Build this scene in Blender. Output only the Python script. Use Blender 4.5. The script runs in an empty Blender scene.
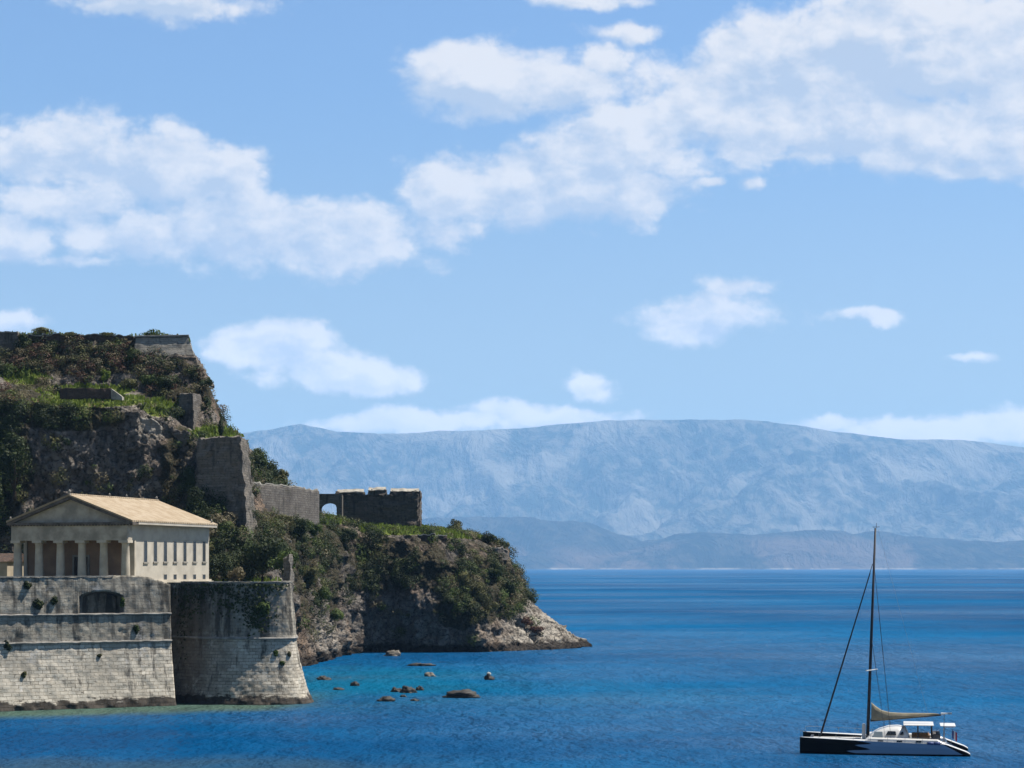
import bpy, bmesh, math, random
import numpy as np
from mathutils import Vector, Matrix

random.seed(7)
RNG = np.random.default_rng(11)
R = math.radians
S = bpy.context.scene
COL = S.collection

# ------------------------------------------------------------------ camera
F, CX, HY, CH = 2000.0, 512.0, 567.5, 20.0      # focal (px), centre, horizon row, eye height (m)
cam_d = bpy.data.cameras.new("camera")
cam = bpy.data.objects.new("camera", cam_d)
COL.objects.link(cam)
cam.location = (0, 0, CH)
cam.rotation_euler = (R(90), 0, 0)
cam_d.sensor_width = 36.0
cam_d.lens = F / 1024 * 36.0
cam_d.shift_y = (HY - 384) / 1024
cam_d.clip_start = 0.5
cam_d.clip_end = 80000
S.camera = cam

# ------------------------------------------------------------------ render / colour
S.view_settings.view_transform = 'Standard'
S.view_settings.look = 'None'
S.view_settings.exposure = 1.0
S.view_settings.gamma = 1.0
S.view_settings.use_curve_mapping = False
S.render.engine = 'CYCLES'
S.cycles.use_denoising = True
S.cycles.max_bounces = 6
S.cycles.diffuse_bounces = 3
S.cycles.glossy_bounces = 3
S.cycles.volume_bounces = 1
S.cycles.transparent_max_bounces = 6
S.cycles.caustics_reflective = False
S.cycles.caustics_refractive = False

# ------------------------------------------------------------------ sun
SUN_AZ, SUN_EL = 103.0, 60.0      # azimuth from the camera-facing direction (-Y) towards +X
sun_vec = Vector((math.sin(R(SUN_AZ)) * math.cos(R(SUN_EL)), -math.cos(R(SUN_AZ)) * math.cos(R(SUN_EL)), math.sin(R(SUN_EL))))
sun_d = bpy.data.lights.new("sun", 'SUN')
sun_d.energy = 5.0
sun_d.angle = R(0.5)
sun_d.color = (1.0, 0.94, 0.85)
sun = bpy.data.objects.new("sun", sun_d)
COL.objects.link(sun)
sun.rotation_euler = (-sun_vec).to_track_quat('-Z', 'Y').to_euler()
sun.location = (200, 200, 300)

# ------------------------------------------------------------------ world: sky with clouds
SKY_STRENGTH = 0.071
CLOUD_STRENGTH = 0.46
world = bpy.data.worlds.new("World")
S.world = world
world.use_nodes = True
nt = world.node_tree
nt.nodes.clear()


ALB = 1.0      # set below 1 once the sky is built: surfaces are exposed for deep shade


class NG:
    """small helper to chain shader nodes"""
    def __init__(self, tree):
        self.t = tree

    def n(self, typ, **kw):
        nd = self.t.nodes.new(typ)
        for k, v in kw.items():
            setattr(nd, k, v)
        return nd

    def put(self, sock, v):
        if isinstance(v, bpy.types.NodeSocket):
            self.t.links.new(v, sock)
        elif v is not None:
            sock.default_value = v

    def m(self, op, a, b=None, c=None, clamp=False):
        nd = self.n('ShaderNodeMath', operation=op, use_clamp=clamp)
        self.put(nd.inputs[0], a)
        if b is not None:
            self.put(nd.inputs[1], b)
        if c is not None:
            self.put(nd.inputs[2], c)
        return nd.outputs[0]

    def vm(self, op, a, b=None):
        nd = self.n('ShaderNodeVectorMath', operation=op)
        self.put(nd.inputs[0], a)
        if b is not None:
            self.put(nd.inputs[1], b)
        return nd.outputs[1] if op == 'LENGTH' else nd.outputs[0]

    def ss(self, x, lo, hi, o0=0.0, o1=1.0):
        nd = self.n('ShaderNodeMapRange', interpolation_type='SMOOTHSTEP')
        self.put(nd.inputs[0], x)
        self.put(nd.inputs[1], lo)
        self.put(nd.inputs[2], hi)
        self.put(nd.inputs[3], o0)
        self.put(nd.inputs[4], o1)
        return nd.outputs[0]

    def noise(self, vec, scale, detail=4.0, rough=0.55, dist=0.0, lac=2.0, col=False):
        nd = self.n('ShaderNodeTexNoise')
        self.put(nd.inputs['Vector'], vec)
        nd.inputs['Scale'].default_value = scale
        nd.inputs['Detail'].default_value = detail
        nd.inputs['Roughness'].default_value = rough
        nd.inputs['Lacunarity'].default_value = lac
        nd.inputs['Distortion'].default_value = dist
        return nd.outputs['Color' if col else 'Fac']

    def mix(self, f, a, b, blend='MIX'):
        nd = self.n('ShaderNodeMix', data_type='RGBA', blend_type=blend)
        self.put(nd.inputs[0], f)
        self.put(nd.inputs[6], a if isinstance(a, bpy.types.NodeSocket) else (a[0] * ALB, a[1] * ALB, a[2] * ALB, 1))
        self.put(nd.inputs[7], b if isinstance(b, bpy.types.NodeSocket) else (b[0] * ALB, b[1] * ALB, b[2] * ALB, 1))
        return nd.outputs[2]

    def scale(self, vec, s):
        return self.vm('MULTIPLY', vec, s)


g = NG(nt)
tc = g.n('ShaderNodeTexCoord')
sep = g.n('ShaderNodeSeparateXYZ')
nt.links.new(tc.outputs['Generated'], sep.inputs[0])
ysafe = g.m('MAXIMUM', sep.outputs[1], 0.02)
U = g.m('MULTIPLY', g.m('DIVIDE', sep.outputs[0], ysafe), 10.0)
V = g.m('MULTIPLY', g.m('DIVIDE', sep.outputs[2], ysafe), 10.0)
cmb = g.n('ShaderNodeCombineXYZ')
nt.links.new(U, cmb.inputs[0])
nt.links.new(V, cmb.inputs[1])
P = cmb.outputs[0]
warp = g.vm('MULTIPLY', g.vm('SUBTRACT', g.noise(P, 3.0, 5, 0.6, col=True), (0.5, 0.5, 0.5)), (0.30, 0.16, 0.0))
PW = g.vm('ADD', P, warp)
# cloud masses: direction centres and radii in units of the tangent plane (x px, y px, rx, ry, weight)
CL = [(165, 2, 120, 26, 0.95),
      (60, 152, 95, 40, 1.1), (140, 165, 110, 40, 1.1), (205, 172, 80, 34, 1.0), (5, 240, 60, 30, 1.0),
      (60, 205, 130, 40, 0.7), (150, 238, 110, 34, 0.95), (250, 228, 130, 44, 1.05), (340, 238, 100, 40, 1.1), (440, 232, 60, 26, 0.85),
      (80, 262, 150, 14, 0.5),
      (480, 80, 90, 42, 1.1), (560, 88, 70, 32, 0.95), (628, 32, 62, 20, 0.8), (600, 58, 40, 28, 0.8),
      (700, 105, 130, 62, 1.0), (800, 70, 140, 62, 1.15), (930, 50, 170, 75, 1.15), (640, 135, 110, 60, 0.95),
      (545, 182, 115, 40, 1.25), (470, 192, 75, 32, 1.15), (605, 192, 80, 34, 1.2), (880, 128, 190, 50, 1.05), (1010, 120, 110, 66, 1.05), (770, 125, 130, 50, 0.95),
      (790, 158, 170, 18, 0.55),
      (720, 317, 92, 30, 1.0), (745, 288, 62, 20, 0.75), (866, 318, 60, 15, 0.68),
      (272, 344, 75, 32, 0.95), (325, 370, 95, 27, 0.92), (378, 378, 66, 22, 0.88),
      (587, 384, 36, 22, 0.92), (420, 420, 150, 18, 0.92), (550, 417, 115, 15, 0.85), (500, 411, 80, 17, 0.85),
      (930, 430, 125, 21, 0.90), (1000, 426, 80, 25, 0.92), (815, 422, 65, 14, 0.75),
      (752, 183, 30, 12, 0.62), (708, 181, 28, 10, 0.55), (985, 173, 85, 15, 0.72), (955, 360, 60, 12, 0.42), (605, 0, 90, 14, 0.8),
      (5, 320, 60, 20, 0.65)]
field = None
field_up = None
for (cx, cy, rx, ry, w) in CL:
    c = ((cx - CX) / 200.0, (HY - cy) / 200.0, 0.0)
    q = g.vm('MULTIPLY', g.vm('SUBTRACT', PW, c), (200.0 / rx, 200.0 / ry, 1.0))
    val = g.m('SUBTRACT', w, g.vm('LENGTH', q))
    val_up = g.m('SUBTRACT', w, g.vm('LENGTH', g.vm('ADD', q, (0.10, 0.45, 0.0))))
    field_up = val_up if field_up is None else g.m('SMOOTH_MAX', field_up, val_up, 0.15)
    if field is None:
        field = val
    else:
        nd = g.n('ShaderNodeMath', operation='SMOOTH_MAX')
        nt.links.new(field, nd.inputs[0])
        nt.links.new(val, nd.inputs[1])
        nd.inputs[2].default_value = 0.15
        field = nd.outputs[0]
PS = g.vm('MULTIPLY', P, (0.8, 1.15, 1.0))


def billow(vec):
    vo = g.n('ShaderNodeTexVoronoi', feature='F1', voronoi_dimensions='2D')
    g.put(vo.inputs['Vector'], vec)
    vo.inputs['Scale'].default_value = 4.5
    vo.inputs['Detail'].default_value = 3.0
    vo.inputs['Roughness'].default_value = 0.55
    return g.m('SUBTRACT', 0.5, vo.outputs['Distance'])


def density(vec):
    return g.m('ADD', g.m('MULTIPLY', g.m('SUBTRACT', g.noise(vec, 2.4, 12, 0.60, 0.1), 0.5), 1.7), g.m('MULTIPLY', billow(g.vm('ADD', vec, warp)), 0.30))


fb = density(PS)
fb2 = density(g.vm('ADD', PS, (0.06, 0.10, 0)))
body = g.m('ADD', g.m('ADD', field, fb), 0.12)
mask = g.ss(body, -0.05, 0.46)
mask = g.m('MULTIPLY', mask, g.ss(sep.outputs[1], 0.05, 0.2))
mask = g.m('MULTIPLY', mask, 0.95)
streak = g.noise(g.vm('MULTIPLY', P, (0.55, 1.7, 1.0)), 1.5, 5, 0.55)
lit = g.m('ADD', 0.44, g.m('MULTIPLY', g.m('SUBTRACT', fb, fb2), 2.0))
lit = g.m('ADD', lit, g.m('MULTIPLY', g.m('SUBTRACT', streak, 0.5), 2.2))
lit = g.m('ADD', lit, g.m('MULTIPLY', g.m('SUBTRACT', field, field_up), 0.95))
lit2 = g.m('ADD', lit, g.ss(body, 0.9, 0.2, -0.1, 0.2), clamp=True)
ccol = g.mix(lit2, (0.60, 0.69, 0.84), (1.0, 0.975, 0.97))
ccol = g.mix(g.ss(V, 0.5, 1.3, 0.7, 0.0), ccol, (1.0, 0.88, 0.80))
sky = g.n('ShaderNodeTexSky', sky_type='NISHITA')
sky.sun_disc = False
sky.sun_elevation = R(SUN_EL)
sky.sun_rotation = math.atan2(sun_vec.x, sun_vec.y)
sky.altitude = 0
sky.air_density = 1.0
sky.dust_density = 0.0
sky.ozone_density = 3.0
bg1 = g.n('ShaderNodeBackground')
hs = g.n('ShaderNodeHueSaturation')
g.put(hs.inputs['Saturation'], g.ss(sep.outputs[2], 0.04, 0.24, 0.74, 1.06))
hs.inputs['Hue'].default_value = 0.503
nt.links.new(sky.outputs[0], hs.inputs['Color'])
nt.links.new(hs.outputs[0], bg1.inputs[0])
g.put(bg1.inputs[1], g.m('MULTIPLY', g.m('MULTIPLY', g.ss(sep.outputs[2], 0.02, 0.30, 0.64, 1.0), g.ss(sep.outputs[2], 0.30, 0.65, 1.0, 0.6)), SKY_STRENGTH))
bg2 = g.n('ShaderNodeBackground')
nt.links.new(ccol, bg2.inputs[0])
g.put(bg2.inputs[1], g.m('MULTIPLY', g.ss(V, 0.55, 1.5, 1.4, 1.0), CLOUD_STRENGTH))
mx = g.n('ShaderNodeMixShader')
nt.links.new(mask, mx.inputs[0])
nt.links.new(bg1.outputs[0], mx.inputs[1])
nt.links.new(bg2.outputs[0], mx.inputs[2])
wo = g.n('ShaderNodeOutputWorld')
nt.links.new(mx.outputs[0], wo.inputs[0])
ALB = 0.58
world.cycles.sampling_method = 'MANUAL'
world.cycles.sample_map_resolution = 1024


# ================================================================== helpers
def W(px, py, Y):
    """world point on the line of sight of a photo pixel, at the measured distance Y"""
    return Vector(((px - CX) / F * Y, Y, CH + (HY - py) / F * Y))


def tag(o, label=None, cat=None, group=None, kind=None):
    if label:
        o['label'] = label
    if cat:
        o['category'] = cat
    if group:
        o['group'] = group
    if kind:
        o['kind'] = kind
    return o


def empty(name, loc, rz=0.0, label=None, cat=None, group=None):
    o = bpy.data.objects.new(name, None)
    COL.objects.link(o)
    o.location = loc
    o.rotation_euler = (0, 0, rz)
    return tag(o, label, cat, group)


def np_mesh(name, v, f, mats, parent=None, uv=None, attrs=None, smooth=False, origin=None, mat_idx=None):
    """mesh object from numpy arrays; f is (n,4) or (n,3)"""
    v = np.asarray(v, dtype=np.float64)
    f = np.asarray(f, dtype=np.int32)
    if parent is None and origin is None:
        origin = ((v[:, 0].min() + v[:, 0].max()) / 2, (v[:, 1].min() + v[:, 1].max()) / 2, v[:, 2].min())
    if origin is not None:
        v = v - np.array(origin)
    me = bpy.data.meshes.new(name)
    n, k = f.shape
    me.vertices.add(len(v))
    me.vertices.foreach_set('co', v.astype(np.float32).ravel())
    me.loops.add(n * k)
    me.loops.foreach_set('vertex_index', f.ravel())
    me.polygons.add(n)
    me.polygons.foreach_set('loop_start', np.arange(0, n * k, k, dtype=np.int32))
    me.polygons.foreach_set('loop_total', np.full(n, k, dtype=np.int32))
    if smooth:
        me.polygons.foreach_set('use_smooth', np.ones(n, dtype=bool))
    if mat_idx is not None:
        me.polygons.foreach_set('material_index', np.asarray(mat_idx, dtype=np.int32))
    if uv is not None:
        l = me.uv_layers.new(name='UVMap')
        l.data.foreach_set('uv', np.asarray(uv, dtype=np.float32)[f.ravel()].ravel())
    if attrs:
        for an, av in attrs.items():
            a = me.attributes.new(an, 'FLOAT', 'POINT')
            a.data.foreach_set('value', np.asarray(av, dtype=np.float32))
    me.update()
    me.validate()
    for m_ in (mats if isinstance(mats, (list, tuple)) else [mats]):
        me.materials.append(m_)
    o = bpy.data.objects.new(name, me)
    COL.objects.link(o)
    if origin is not None:
        o.location = origin
    if parent is not None:
        o.parent = parent
    return o


class MB:
    """collects shapes, builds ONE mesh"""
    def __init__(self):
        self.v, self.f = [], []

    def add(self, vs, fs):
        b = len(self.v)
        self.v += [tuple(p) for p in vs]
        self.f += [tuple(i + b for i in q) for q in fs]
        return self

    def box(self, a, b, rz=0.0, at=(0, 0, 0)):
        x0, y0, z0 = a
        x1, y1, z1 = b
        vs = [(x0, y0, z0), (x1, y0, z0), (x1, y1, z0), (x0, y1, z0), (x0, y0, z1), (x1, y0, z1), (x1, y1, z1), (x0, y1, z1)]
        c, s = math.cos(rz), math.sin(rz)
        vs = [(x * c - y * s + at[0], x * s + y * c + at[1], z + at[2]) for x, y, z in vs]
        return self.add(vs, [(0, 3, 2, 1), (4, 5, 6, 7), (0, 1, 5, 4), (1, 2, 6, 5), (2, 3, 7, 6), (3, 0, 4, 7)])

    def prism(self, pts, h0, h1):
        """plan polygon (ccw) pushed from z h0 to h1"""
        n = len(pts)
        vs = [(x, y, h0) for x, y in pts] + [(x, y, h1) for x, y in pts]
        fs = [tuple(range(n - 1, -1, -1)), tuple(range(n, 2 * n))]
        fs += [(i, (i + 1) % n, n + (i + 1) % n, n + i) for i in range(n)]
        return self.add(vs, fs)

    def hexa(self, lo, hi):
        """frustum-like solid from 4 lower and 4 upper points (ccw)"""
        n = len(lo)
        fs = [tuple(range(n - 1, -1, -1)), tuple(range(n, 2 * n))]
        fs += [(i, (i + 1) % n, n + (i + 1) % n, n + i) for i in range(n)]
        return self.add(list(lo) + list(hi), fs)

    def tube(self, pts, rad, n=8, cap=True):
        pts = [Vector(p) for p in pts]
        rad = rad if isinstance(rad, (list, tuple)) else [rad] * len(pts)
        rings = []
        up = Vector((0, 0, 1))
        for i, p in enumerate(pts):
            d = (pts[min(i + 1, len(pts) - 1)] - pts[max(i - 1, 0)]).normalized()
            u = d.cross(up)
            if u.length < 1e-3:
                u = d.cross(Vector((0, 1, 0)))
            u.normalize()
            w = d.cross(u).normalized()
            rings.append([p + (u * math.cos(2 * math.pi * k / n) + w * math.sin(2 * math.pi * k / n)) * rad[i] for k in range(n)])
        vs = [q for r_ in rings for q in r_]
        fs = []
        for i in range(len(pts) - 1):
            for k in range(n):
                fs.append((i * n + k, i * n + (k + 1) % n, (i + 1) * n + (k + 1) % n, (i + 1) * n + k))
        if cap:
            fs.append(tuple(range(n - 1, -1, -1)))
            fs.append(tuple((len(pts) - 1) * n + k for k in range(n)))
        return self.add(vs, fs)

    def lathe(self, prof, n=20, at=(0, 0, 0)):
        """profile [(r, z)] turned about z"""
        vs = [(at[0] + r * math.cos(2 * math.pi * k / n), at[1] + r * math.sin(2 * math.pi * k / n), at[2] + z) for r, z in prof for k in range(n)]
        fs = []
        for i in range(len(prof) - 1):
            for k in range(n):
                fs.append((i * n + k, i * n + (k + 1) % n, (i + 1) * n + (k + 1) % n, (i + 1) * n + k))
        fs.append(tuple(range(n - 1, -1, -1)))
        fs.append(tuple((len(prof) - 1) * n + k for k in range(n)))
        return self.add(vs, fs)

    def build(self, name, mat, parent=None, bevel=0.0, smooth=False, origin=None):
        v = np.array(self.v)
        if parent is None and origin is None:
            origin = ((v[:, 0].min() + v[:, 0].max()) / 2, (v[:, 1].min() + v[:, 1].max()) / 2, v[:, 2].min())
        if origin is None:
            origin = (0, 0, 0)
        me = bpy.data.meshes.new(name)
        me.from_pydata([tuple(p) for p in (v - np.array(origin))], [], self.f)
        bm = bmesh.new()
        bm.from_mesh(me)
        bmesh.ops.recalc_face_normals(bm, faces=bm.faces)
        if bevel:
            bmesh.ops.bevel(bm, geom=[e for e in bm.edges if len(e.link_faces) == 2 and e.calc_face_angle(0) > 0.6],
                            offset=bevel, segments=1, affect='EDGES', clamp_overlap=True)
        for fc in bm.faces:
            fc.smooth = smooth
        bm.to_mesh(me)
        bm.free()
        me.materials.append(mat)
        o = bpy.data.objects.new(name, me)
        COL.objects.link(o)
        o.location = origin
        if parent is not None:
            o.parent = parent
        return o


# ---------------------------------------------------------------- numpy noise
_perm = np.random.default_rng(3).permutation(256)
_perm = np.concatenate([_perm, _perm, _perm])
_grad = np.random.default_rng(5).normal(size=(256, 3))
_grad /= np.linalg.norm(_grad, axis=1)[:, None]


def perlin(p):
    p = np.asarray(p, dtype=np.float64)
    i = np.floor(p).astype(np.int64)
    f = p - i
    u = f * f * f * (f * (f * 6 - 15) + 10)
    i &= 255
    out = 0
    for dx in (0, 1):
        for dy in (0, 1):
            for dz in (0, 1):
                h = _perm[_perm[_perm[(i[:, 0] + dx) & 255] + ((i[:, 1] + dy) & 255)] + ((i[:, 2] + dz) & 255)]
                gr = _grad[h]
                d = (gr * (f - np.array([dx, dy, dz]))).sum(1)
                wx = u[:, 0] if dx else 1 - u[:, 0]
                wy = u[:, 1] if dy else 1 - u[:, 1]
                wz = u[:, 2] if dz else 1 - u[:, 2]
                out = out + d * wx * wy * wz
    return out * 1.6


def fbm(p, oct=4, gain=0.5):
    a, s, o = 1.0, 1.0, 0
    for k in range(oct):
        o = o + a * perlin(p * s + 17.3 * k)
        a *= gain
        s *= 2.03
    return o


def ridged(p, oct=4, gain=0.5):
    a, s, o = 1.0, 1.0, 0
    for k in range(oct):
        o = o + a * (1 - np.abs(perlin(p * s + 9.1 * k)) * 2)
        a *= gain
        s *= 2.07
    return o


def cells(p):
    """random value of the nearest jittered cell: gives blocky steps"""
    i = np.floor(p).astype(np.int64)
    best = np.full(len(p), 1e9)
    val = np.zeros(len(p))
    for dx in (-1, 0, 1):
        for dy in (-1, 0, 1):
            for dz in (-1, 0, 1):
                c = i + np.array([dx, dy, dz])
                h = _perm[_perm[_perm[c[:, 0] & 255] + (c[:, 1] & 255)] + (c[:, 2] & 255)]
                pt = c + 0.5 + 0.45 * _grad[h]
                d = ((p - pt) ** 2).sum(1)
                m_ = d < best
                best = np.where(m_, d, best)
                val = np.where(m_, h / 255.0, val)
    return val


def grid_faces(nu, nv):
    a = np.arange(nu * nv).reshape(nv, nu)
    return np.stack([a[:-1, :-1].ravel(), a[:-1, 1:].ravel(), a[1:, 1:].ravel(), a[1:, :-1].ravel()], 1)


# ================================================================== materials
def new_mat(name):
    m_ = bpy.data.materials.new(name)
    m_.use_nodes = True
    t = m_.node_tree
    t.nodes.clear()
    gg = NG(t)
    out = gg.n('ShaderNodeOutputMaterial')
    b = gg.n('ShaderNodeBsdfPrincipled')
    t.links.new(b.outputs[0], out.inputs[0])
    b.inputs['Roughness'].default_value = 0.85
    b.inputs['Specular IOR Level'].default_value = 0.2
    return m_, gg, b


def bump(gg, b, h, strength=0.5, dist=0.2):
    nd = gg.n('ShaderNodeBump')
    nd.inputs['Strength'].default_value = strength
    nd.inputs['Distance'].default_value = dist
    gg.t.links.new(h, nd.inputs['Height'])
    gg.t.links.new(nd.outputs[0], b.inputs['Normal'])


def posn(gg):
    return gg.n('ShaderNodeNewGeometry').outputs['Position']


def mat_plain(name, col, rough=0.7, var=0.25, scale=0.8, spec=0.2, metal=0.0):
    m_, gg, b = new_mat(name)
    p = gg.n('ShaderNodeTexCoord').outputs['Object']
    n1 = gg.noise(p, scale, 5, 0.6)
    c2 = tuple(c * (1 - var) for c in col)
    gg.put(b.inputs['Base Color'], gg.mix(gg.ss(n1, 0.3, 0.7), c2, col))
    b.inputs['Roughness'].default_value = rough
    b.inputs['Specular IOR Level'].default_value = spec
    b.inputs['Metallic'].default_value = metal
    return m_


def attr(gg, name):
    a = gg.n('ShaderNodeAttribute', attribute_name=name)
    return a.outputs['Fac']


def mat_rock(name='cliff_rock'):
    m_, gg, b = new_mat(name)
    p = posn(gg)
    big = gg.noise(p, 0.06, 4, 0.55)
    mid = gg.noise(p, 0.35, 6, 0.65)
    fine = gg.noise(p, 1.6, 6, 0.7)
    stretch = gg.noise(gg.scale(p, (1, 1, 0.22)), 0.38, 5, 0.6, 0.6)
    grey = gg.mix(gg.ss(mid, 0.35, 0.65), (0.15, 0.13, 0.11), (0.35, 0.31, 0.265))
    warm = gg.mix(gg.ss(fine, 0.3, 0.7), (0.17, 0.12, 0.085), (0.34, 0.25, 0.18))
    c = gg.mix(gg.ss(big, 0.42, 0.60), grey, warm)
    c = gg.mix(gg.m('MULTIPLY', gg.ss(stretch, 0.52, 0.68), 0.8), c, (0.045, 0.042, 0.04))
    pale = gg.mix(gg.ss(mid, 0.35, 0.6), (0.24, 0.205, 0.165), (0.56, 0.51, 0.43))
    c = gg.mix(attr(gg, 'pale'), c, pale)
    # fractures: dark joints between tilted blocks
    wp = gg.vm('ADD', gg.vm('MULTIPLY', p, (0.55, 0.55, 0.75)), gg.vm('MULTIPLY', gg.vm('SUBTRACT', gg.noise(p, 0.5, 4, 0.65, col=True), (0.5, 0.5, 0.5)), (1.6, 1.6, 1.6)))
    vc = gg.n('ShaderNodeTexVoronoi', feature='DISTANCE_TO_EDGE')
    gg.put(vc.inputs['Vector'], wp)
    vc.inputs['Scale'].default_value = 1.0
    crack = gg.m('MULTIPLY', gg.ss(vc.outputs['Distance'], 0.14, 0.02), gg.ss(fine, 0.42, 0.6))
    c = gg.mix(gg.m('MULTIPLY', crack, 0.8), c, (0.05, 0.042, 0.035))
    # soil and low ground cover
    soil = gg.mix(gg.ss(fine, 0.35, 0.65), (0.035, 0.035, 0.016), (0.10, 0.08, 0.045))
    vn = gg.ss(gg.m('ADD', attr(gg, 'veg'), gg.m('ADD', gg.m('MULTIPLY', gg.m('SUBTRACT', mid, 0.5), 1.6), gg.m('MULTIPLY', gg.m('SUBTRACT', big, 0.5), 1.6))), 0.4, 0.7)
    c = gg.mix(vn, c, soil)
    gr = gg.mix(gg.ss(mid, 0.38, 0.6), (0.12, 0.16, 0.025), (0.27, 0.33, 0.06))
    gr = gg.mix(gg.ss(gg.noise(p, 0.22, 4, 0.6), 0.52, 0.66), gr, (0.24, 0.19, 0.09))
    gn = gg.ss(gg.m('ADD', attr(gg, 'grass'), gg.m('MULTIPLY', gg.m('SUBTRACT', mid, 0.5), 0.8)), 0.35, 0.55)
    c = gg.mix(gn, c, gr)
    # wet dark foot at the water
    sx = gg.n('ShaderNodeSeparateXYZ')
    gg.put(sx.inputs[0], p)
    wet = gg.ss(gg.m('ADD', sx.outputs[2], gg.m('MULTIPLY', gg.m('SUBTRACT', mid, 0.5), 2.8)), 2.4, 1.5)
    c = gg.mix(gg.m('MULTIPLY', wet, 0.92), c, (0.03, 0.022, 0.016))
    gg.put(b.inputs['Base Color'], c)
    b.inputs['Roughness'].default_value = 0.9
    h = gg.m('SUBTRACT', gg.m('ADD', gg.m('MULTIPLY', mid, 1.0), gg.m('MULTIPLY', fine, 0.5)), gg.m('MULTIPLY', crack, 0.4))
    bump(gg, b, h, 1.0, 1.1)
    return m_


def mat_masonry(name, c1, c2, mortar, bw=0.9, bh=0.42, stain=0.5, z_split=None, upper=None, wet=True, uvmap=True, moss=0.0, ivy=None):  # ivy: painted shade with dark staining, no leaves
    m_, gg, b = new_mat(name)
    p = posn(gg)
    sx = gg.n('ShaderNodeSeparateXYZ')
    gg.put(sx.inputs[0], p)
    uv = gg.n('ShaderNodeUVMap', uv_map='UVMap').outputs[0] if uvmap else None
    if uv is None:
        cb = gg.n('ShaderNodeCombineXYZ')
        gg.put(cb.inputs[0], gg.m('ADD', gg.m('MULTIPLY', sx.outputs[0], 0.83), gg.m('MULTIPLY', sx.outputs[1], 0.62)))
        gg.put(cb.inputs[1], sx.outputs[2])
        uv = cb.outputs[0]
    jit = gg.vm('MULTIPLY', gg.vm('SUBTRACT', gg.noise(p, 0.9, 3, 0.6, col=True), (0.5, 0.5, 0.5)), (0.5, 0.2, 0.2) if uvmap else (0.9, 0.5, 0.5))
    br = gg.n('ShaderNodeTexBrick')
    gg.put(br.inputs['Vector'], gg.vm('ADD', uv, jit))
    br.inputs['Scale'].default_value = 1.0
    br.inputs['Brick Width'].default_value = bw
    br.inputs['Row Height'].default_value = bh
    br.inputs['Mortar Size'].default_value = 0.035
    br.inputs['Mortar Smooth'].default_value = 0.4
    br.inputs['Bias'].default_value = -0.1
    br.inputs['Color1'].default_value = (*[x * ALB for x in c1], 1)
    br.inputs['Color2'].default_value = (*[x * ALB for x in c2], 1)
    br.inputs['Mortar'].default_value = (*[x * ALB for x in mortar], 1)
    c = br.outputs['Color']
    mid = gg.noise(p, 0.5, 6, 0.65)
    fine = gg.noise(p, 2.2, 5, 0.7)
    big = gg.noise(p, 0.13, 5, 0.6)
    pat = gg.noise(p, 1.1, 5, 0.7)
    c = gg.mix(gg.ss(gg.noise(p, 0.6, 4, 0.6), 0.40, 0.62, 0, 0.75), c, gg.mix(gg.ss(pat, 0.35, 0.65), c2, c1))
    c = gg.mix(gg.ss(fine, 0.5, 0.8, 0, 0.75), c, mortar)
    drip = gg.noise(gg.scale(p, (1, 1, 0.16)), 0.75, 5, 0.62, 0.3)
    if z_split is not None:
        up = gg.ss(gg.m('ADD', sx.outputs[2], gg.m('MULTIPLY', gg.m('SUBTRACT', mid, 0.5), 4.0)), z_split - 0.7, z_split + 0.9)
        cu = gg.mix(gg.ss(mid, 0.36, 0.66), upper[0], upper[1])
        cu = gg.mix(gg.ss(fine, 0.45, 0.72, 0, 0.6), cu, upper[2])
        c = gg.mix(gg.m('MULTIPLY', up, 0.78), c, cu)
        st = gg.m('MULTIPLY', gg.ss(gg.m('ADD', drip, gg.m('MULTIPLY', up, 0.09)), 0.54, 0.68), stain)
    else:
        st = gg.m('MULTIPLY', gg.ss(drip, 0.53, 0.68), stain)
    c = gg.mix(st, c, (0.035, 0.033, 0.03))
    if ivy:  # this flag lays on painted shade with staining, no leaves
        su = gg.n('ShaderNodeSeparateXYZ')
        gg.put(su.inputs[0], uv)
        shade_stain = gg.m('ADD', gg.m('MULTIPLY', gg.m('SUBTRACT', gg.noise(p, 0.22, 6, 0.7), 0.5), 16.0), su.outputs[0])  # shade painted into the stone colour with dark staining, fading along the run
        c = gg.mix(gg.ss(shade_stain, 10.0, 3.0, 0, 0.62), c, (0.085, 0.07, 0.055))
    # missing stones and open joints: short dark dashes along the courses
    dash = gg.noise(gg.vm('MULTIPLY', gg.vm('ADD', uv, jit), (0.9, 2.6, 1.0)), 1.1, 3, 0.6)
    c = gg.mix(gg.ss(dash, 0.62, 0.70, 0, 0.8), c, tuple(x * 0.35 for x in mortar))
    # lichen and limewash patches
    c = gg.mix(gg.ss(gg.noise(p, 0.33, 6, 0.7), 0.58, 0.70, 0, 0.45), c, tuple(min(x * 1.35, 0.9) for x in c1))
    c = gg.mix(gg.ss(big, 0.5, 0.68, 0, 0.45), c, tuple(x * 0.55 for x in c2))
    if moss:
        c = gg.mix(gg.ss(gg.noise(p, 0.4, 5, 0.7), 0.56, 0.7, 0, moss), c, (0.06, 0.065, 0.025))
    if wet:
        wt = gg.ss(gg.m('ADD', sx.outputs[2], gg.m('MULTIPLY', gg.m('SUBTRACT', gg.noise(gg.scale(p, (1, 1, 2.5)), 0.55, 5, 0.65), 0.5), 3.4)), 1.35, 0.95)
        c = gg.mix(gg.m('MULTIPLY', wt, 0.92), c, (0.035, 0.026, 0.02))
    gg.put(b.inputs['Base Color'], c)
    h = gg.m('ADD', gg.m('MULTIPLY', br.outputs['Fac'], -0.6), gg.m('ADD', gg.m('MULTIPLY', mid, 0.6), gg.m('MULTIPLY', fine, 0.4)))
    bump(gg, b, h, 0.8, 0.16)
    return m_


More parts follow.
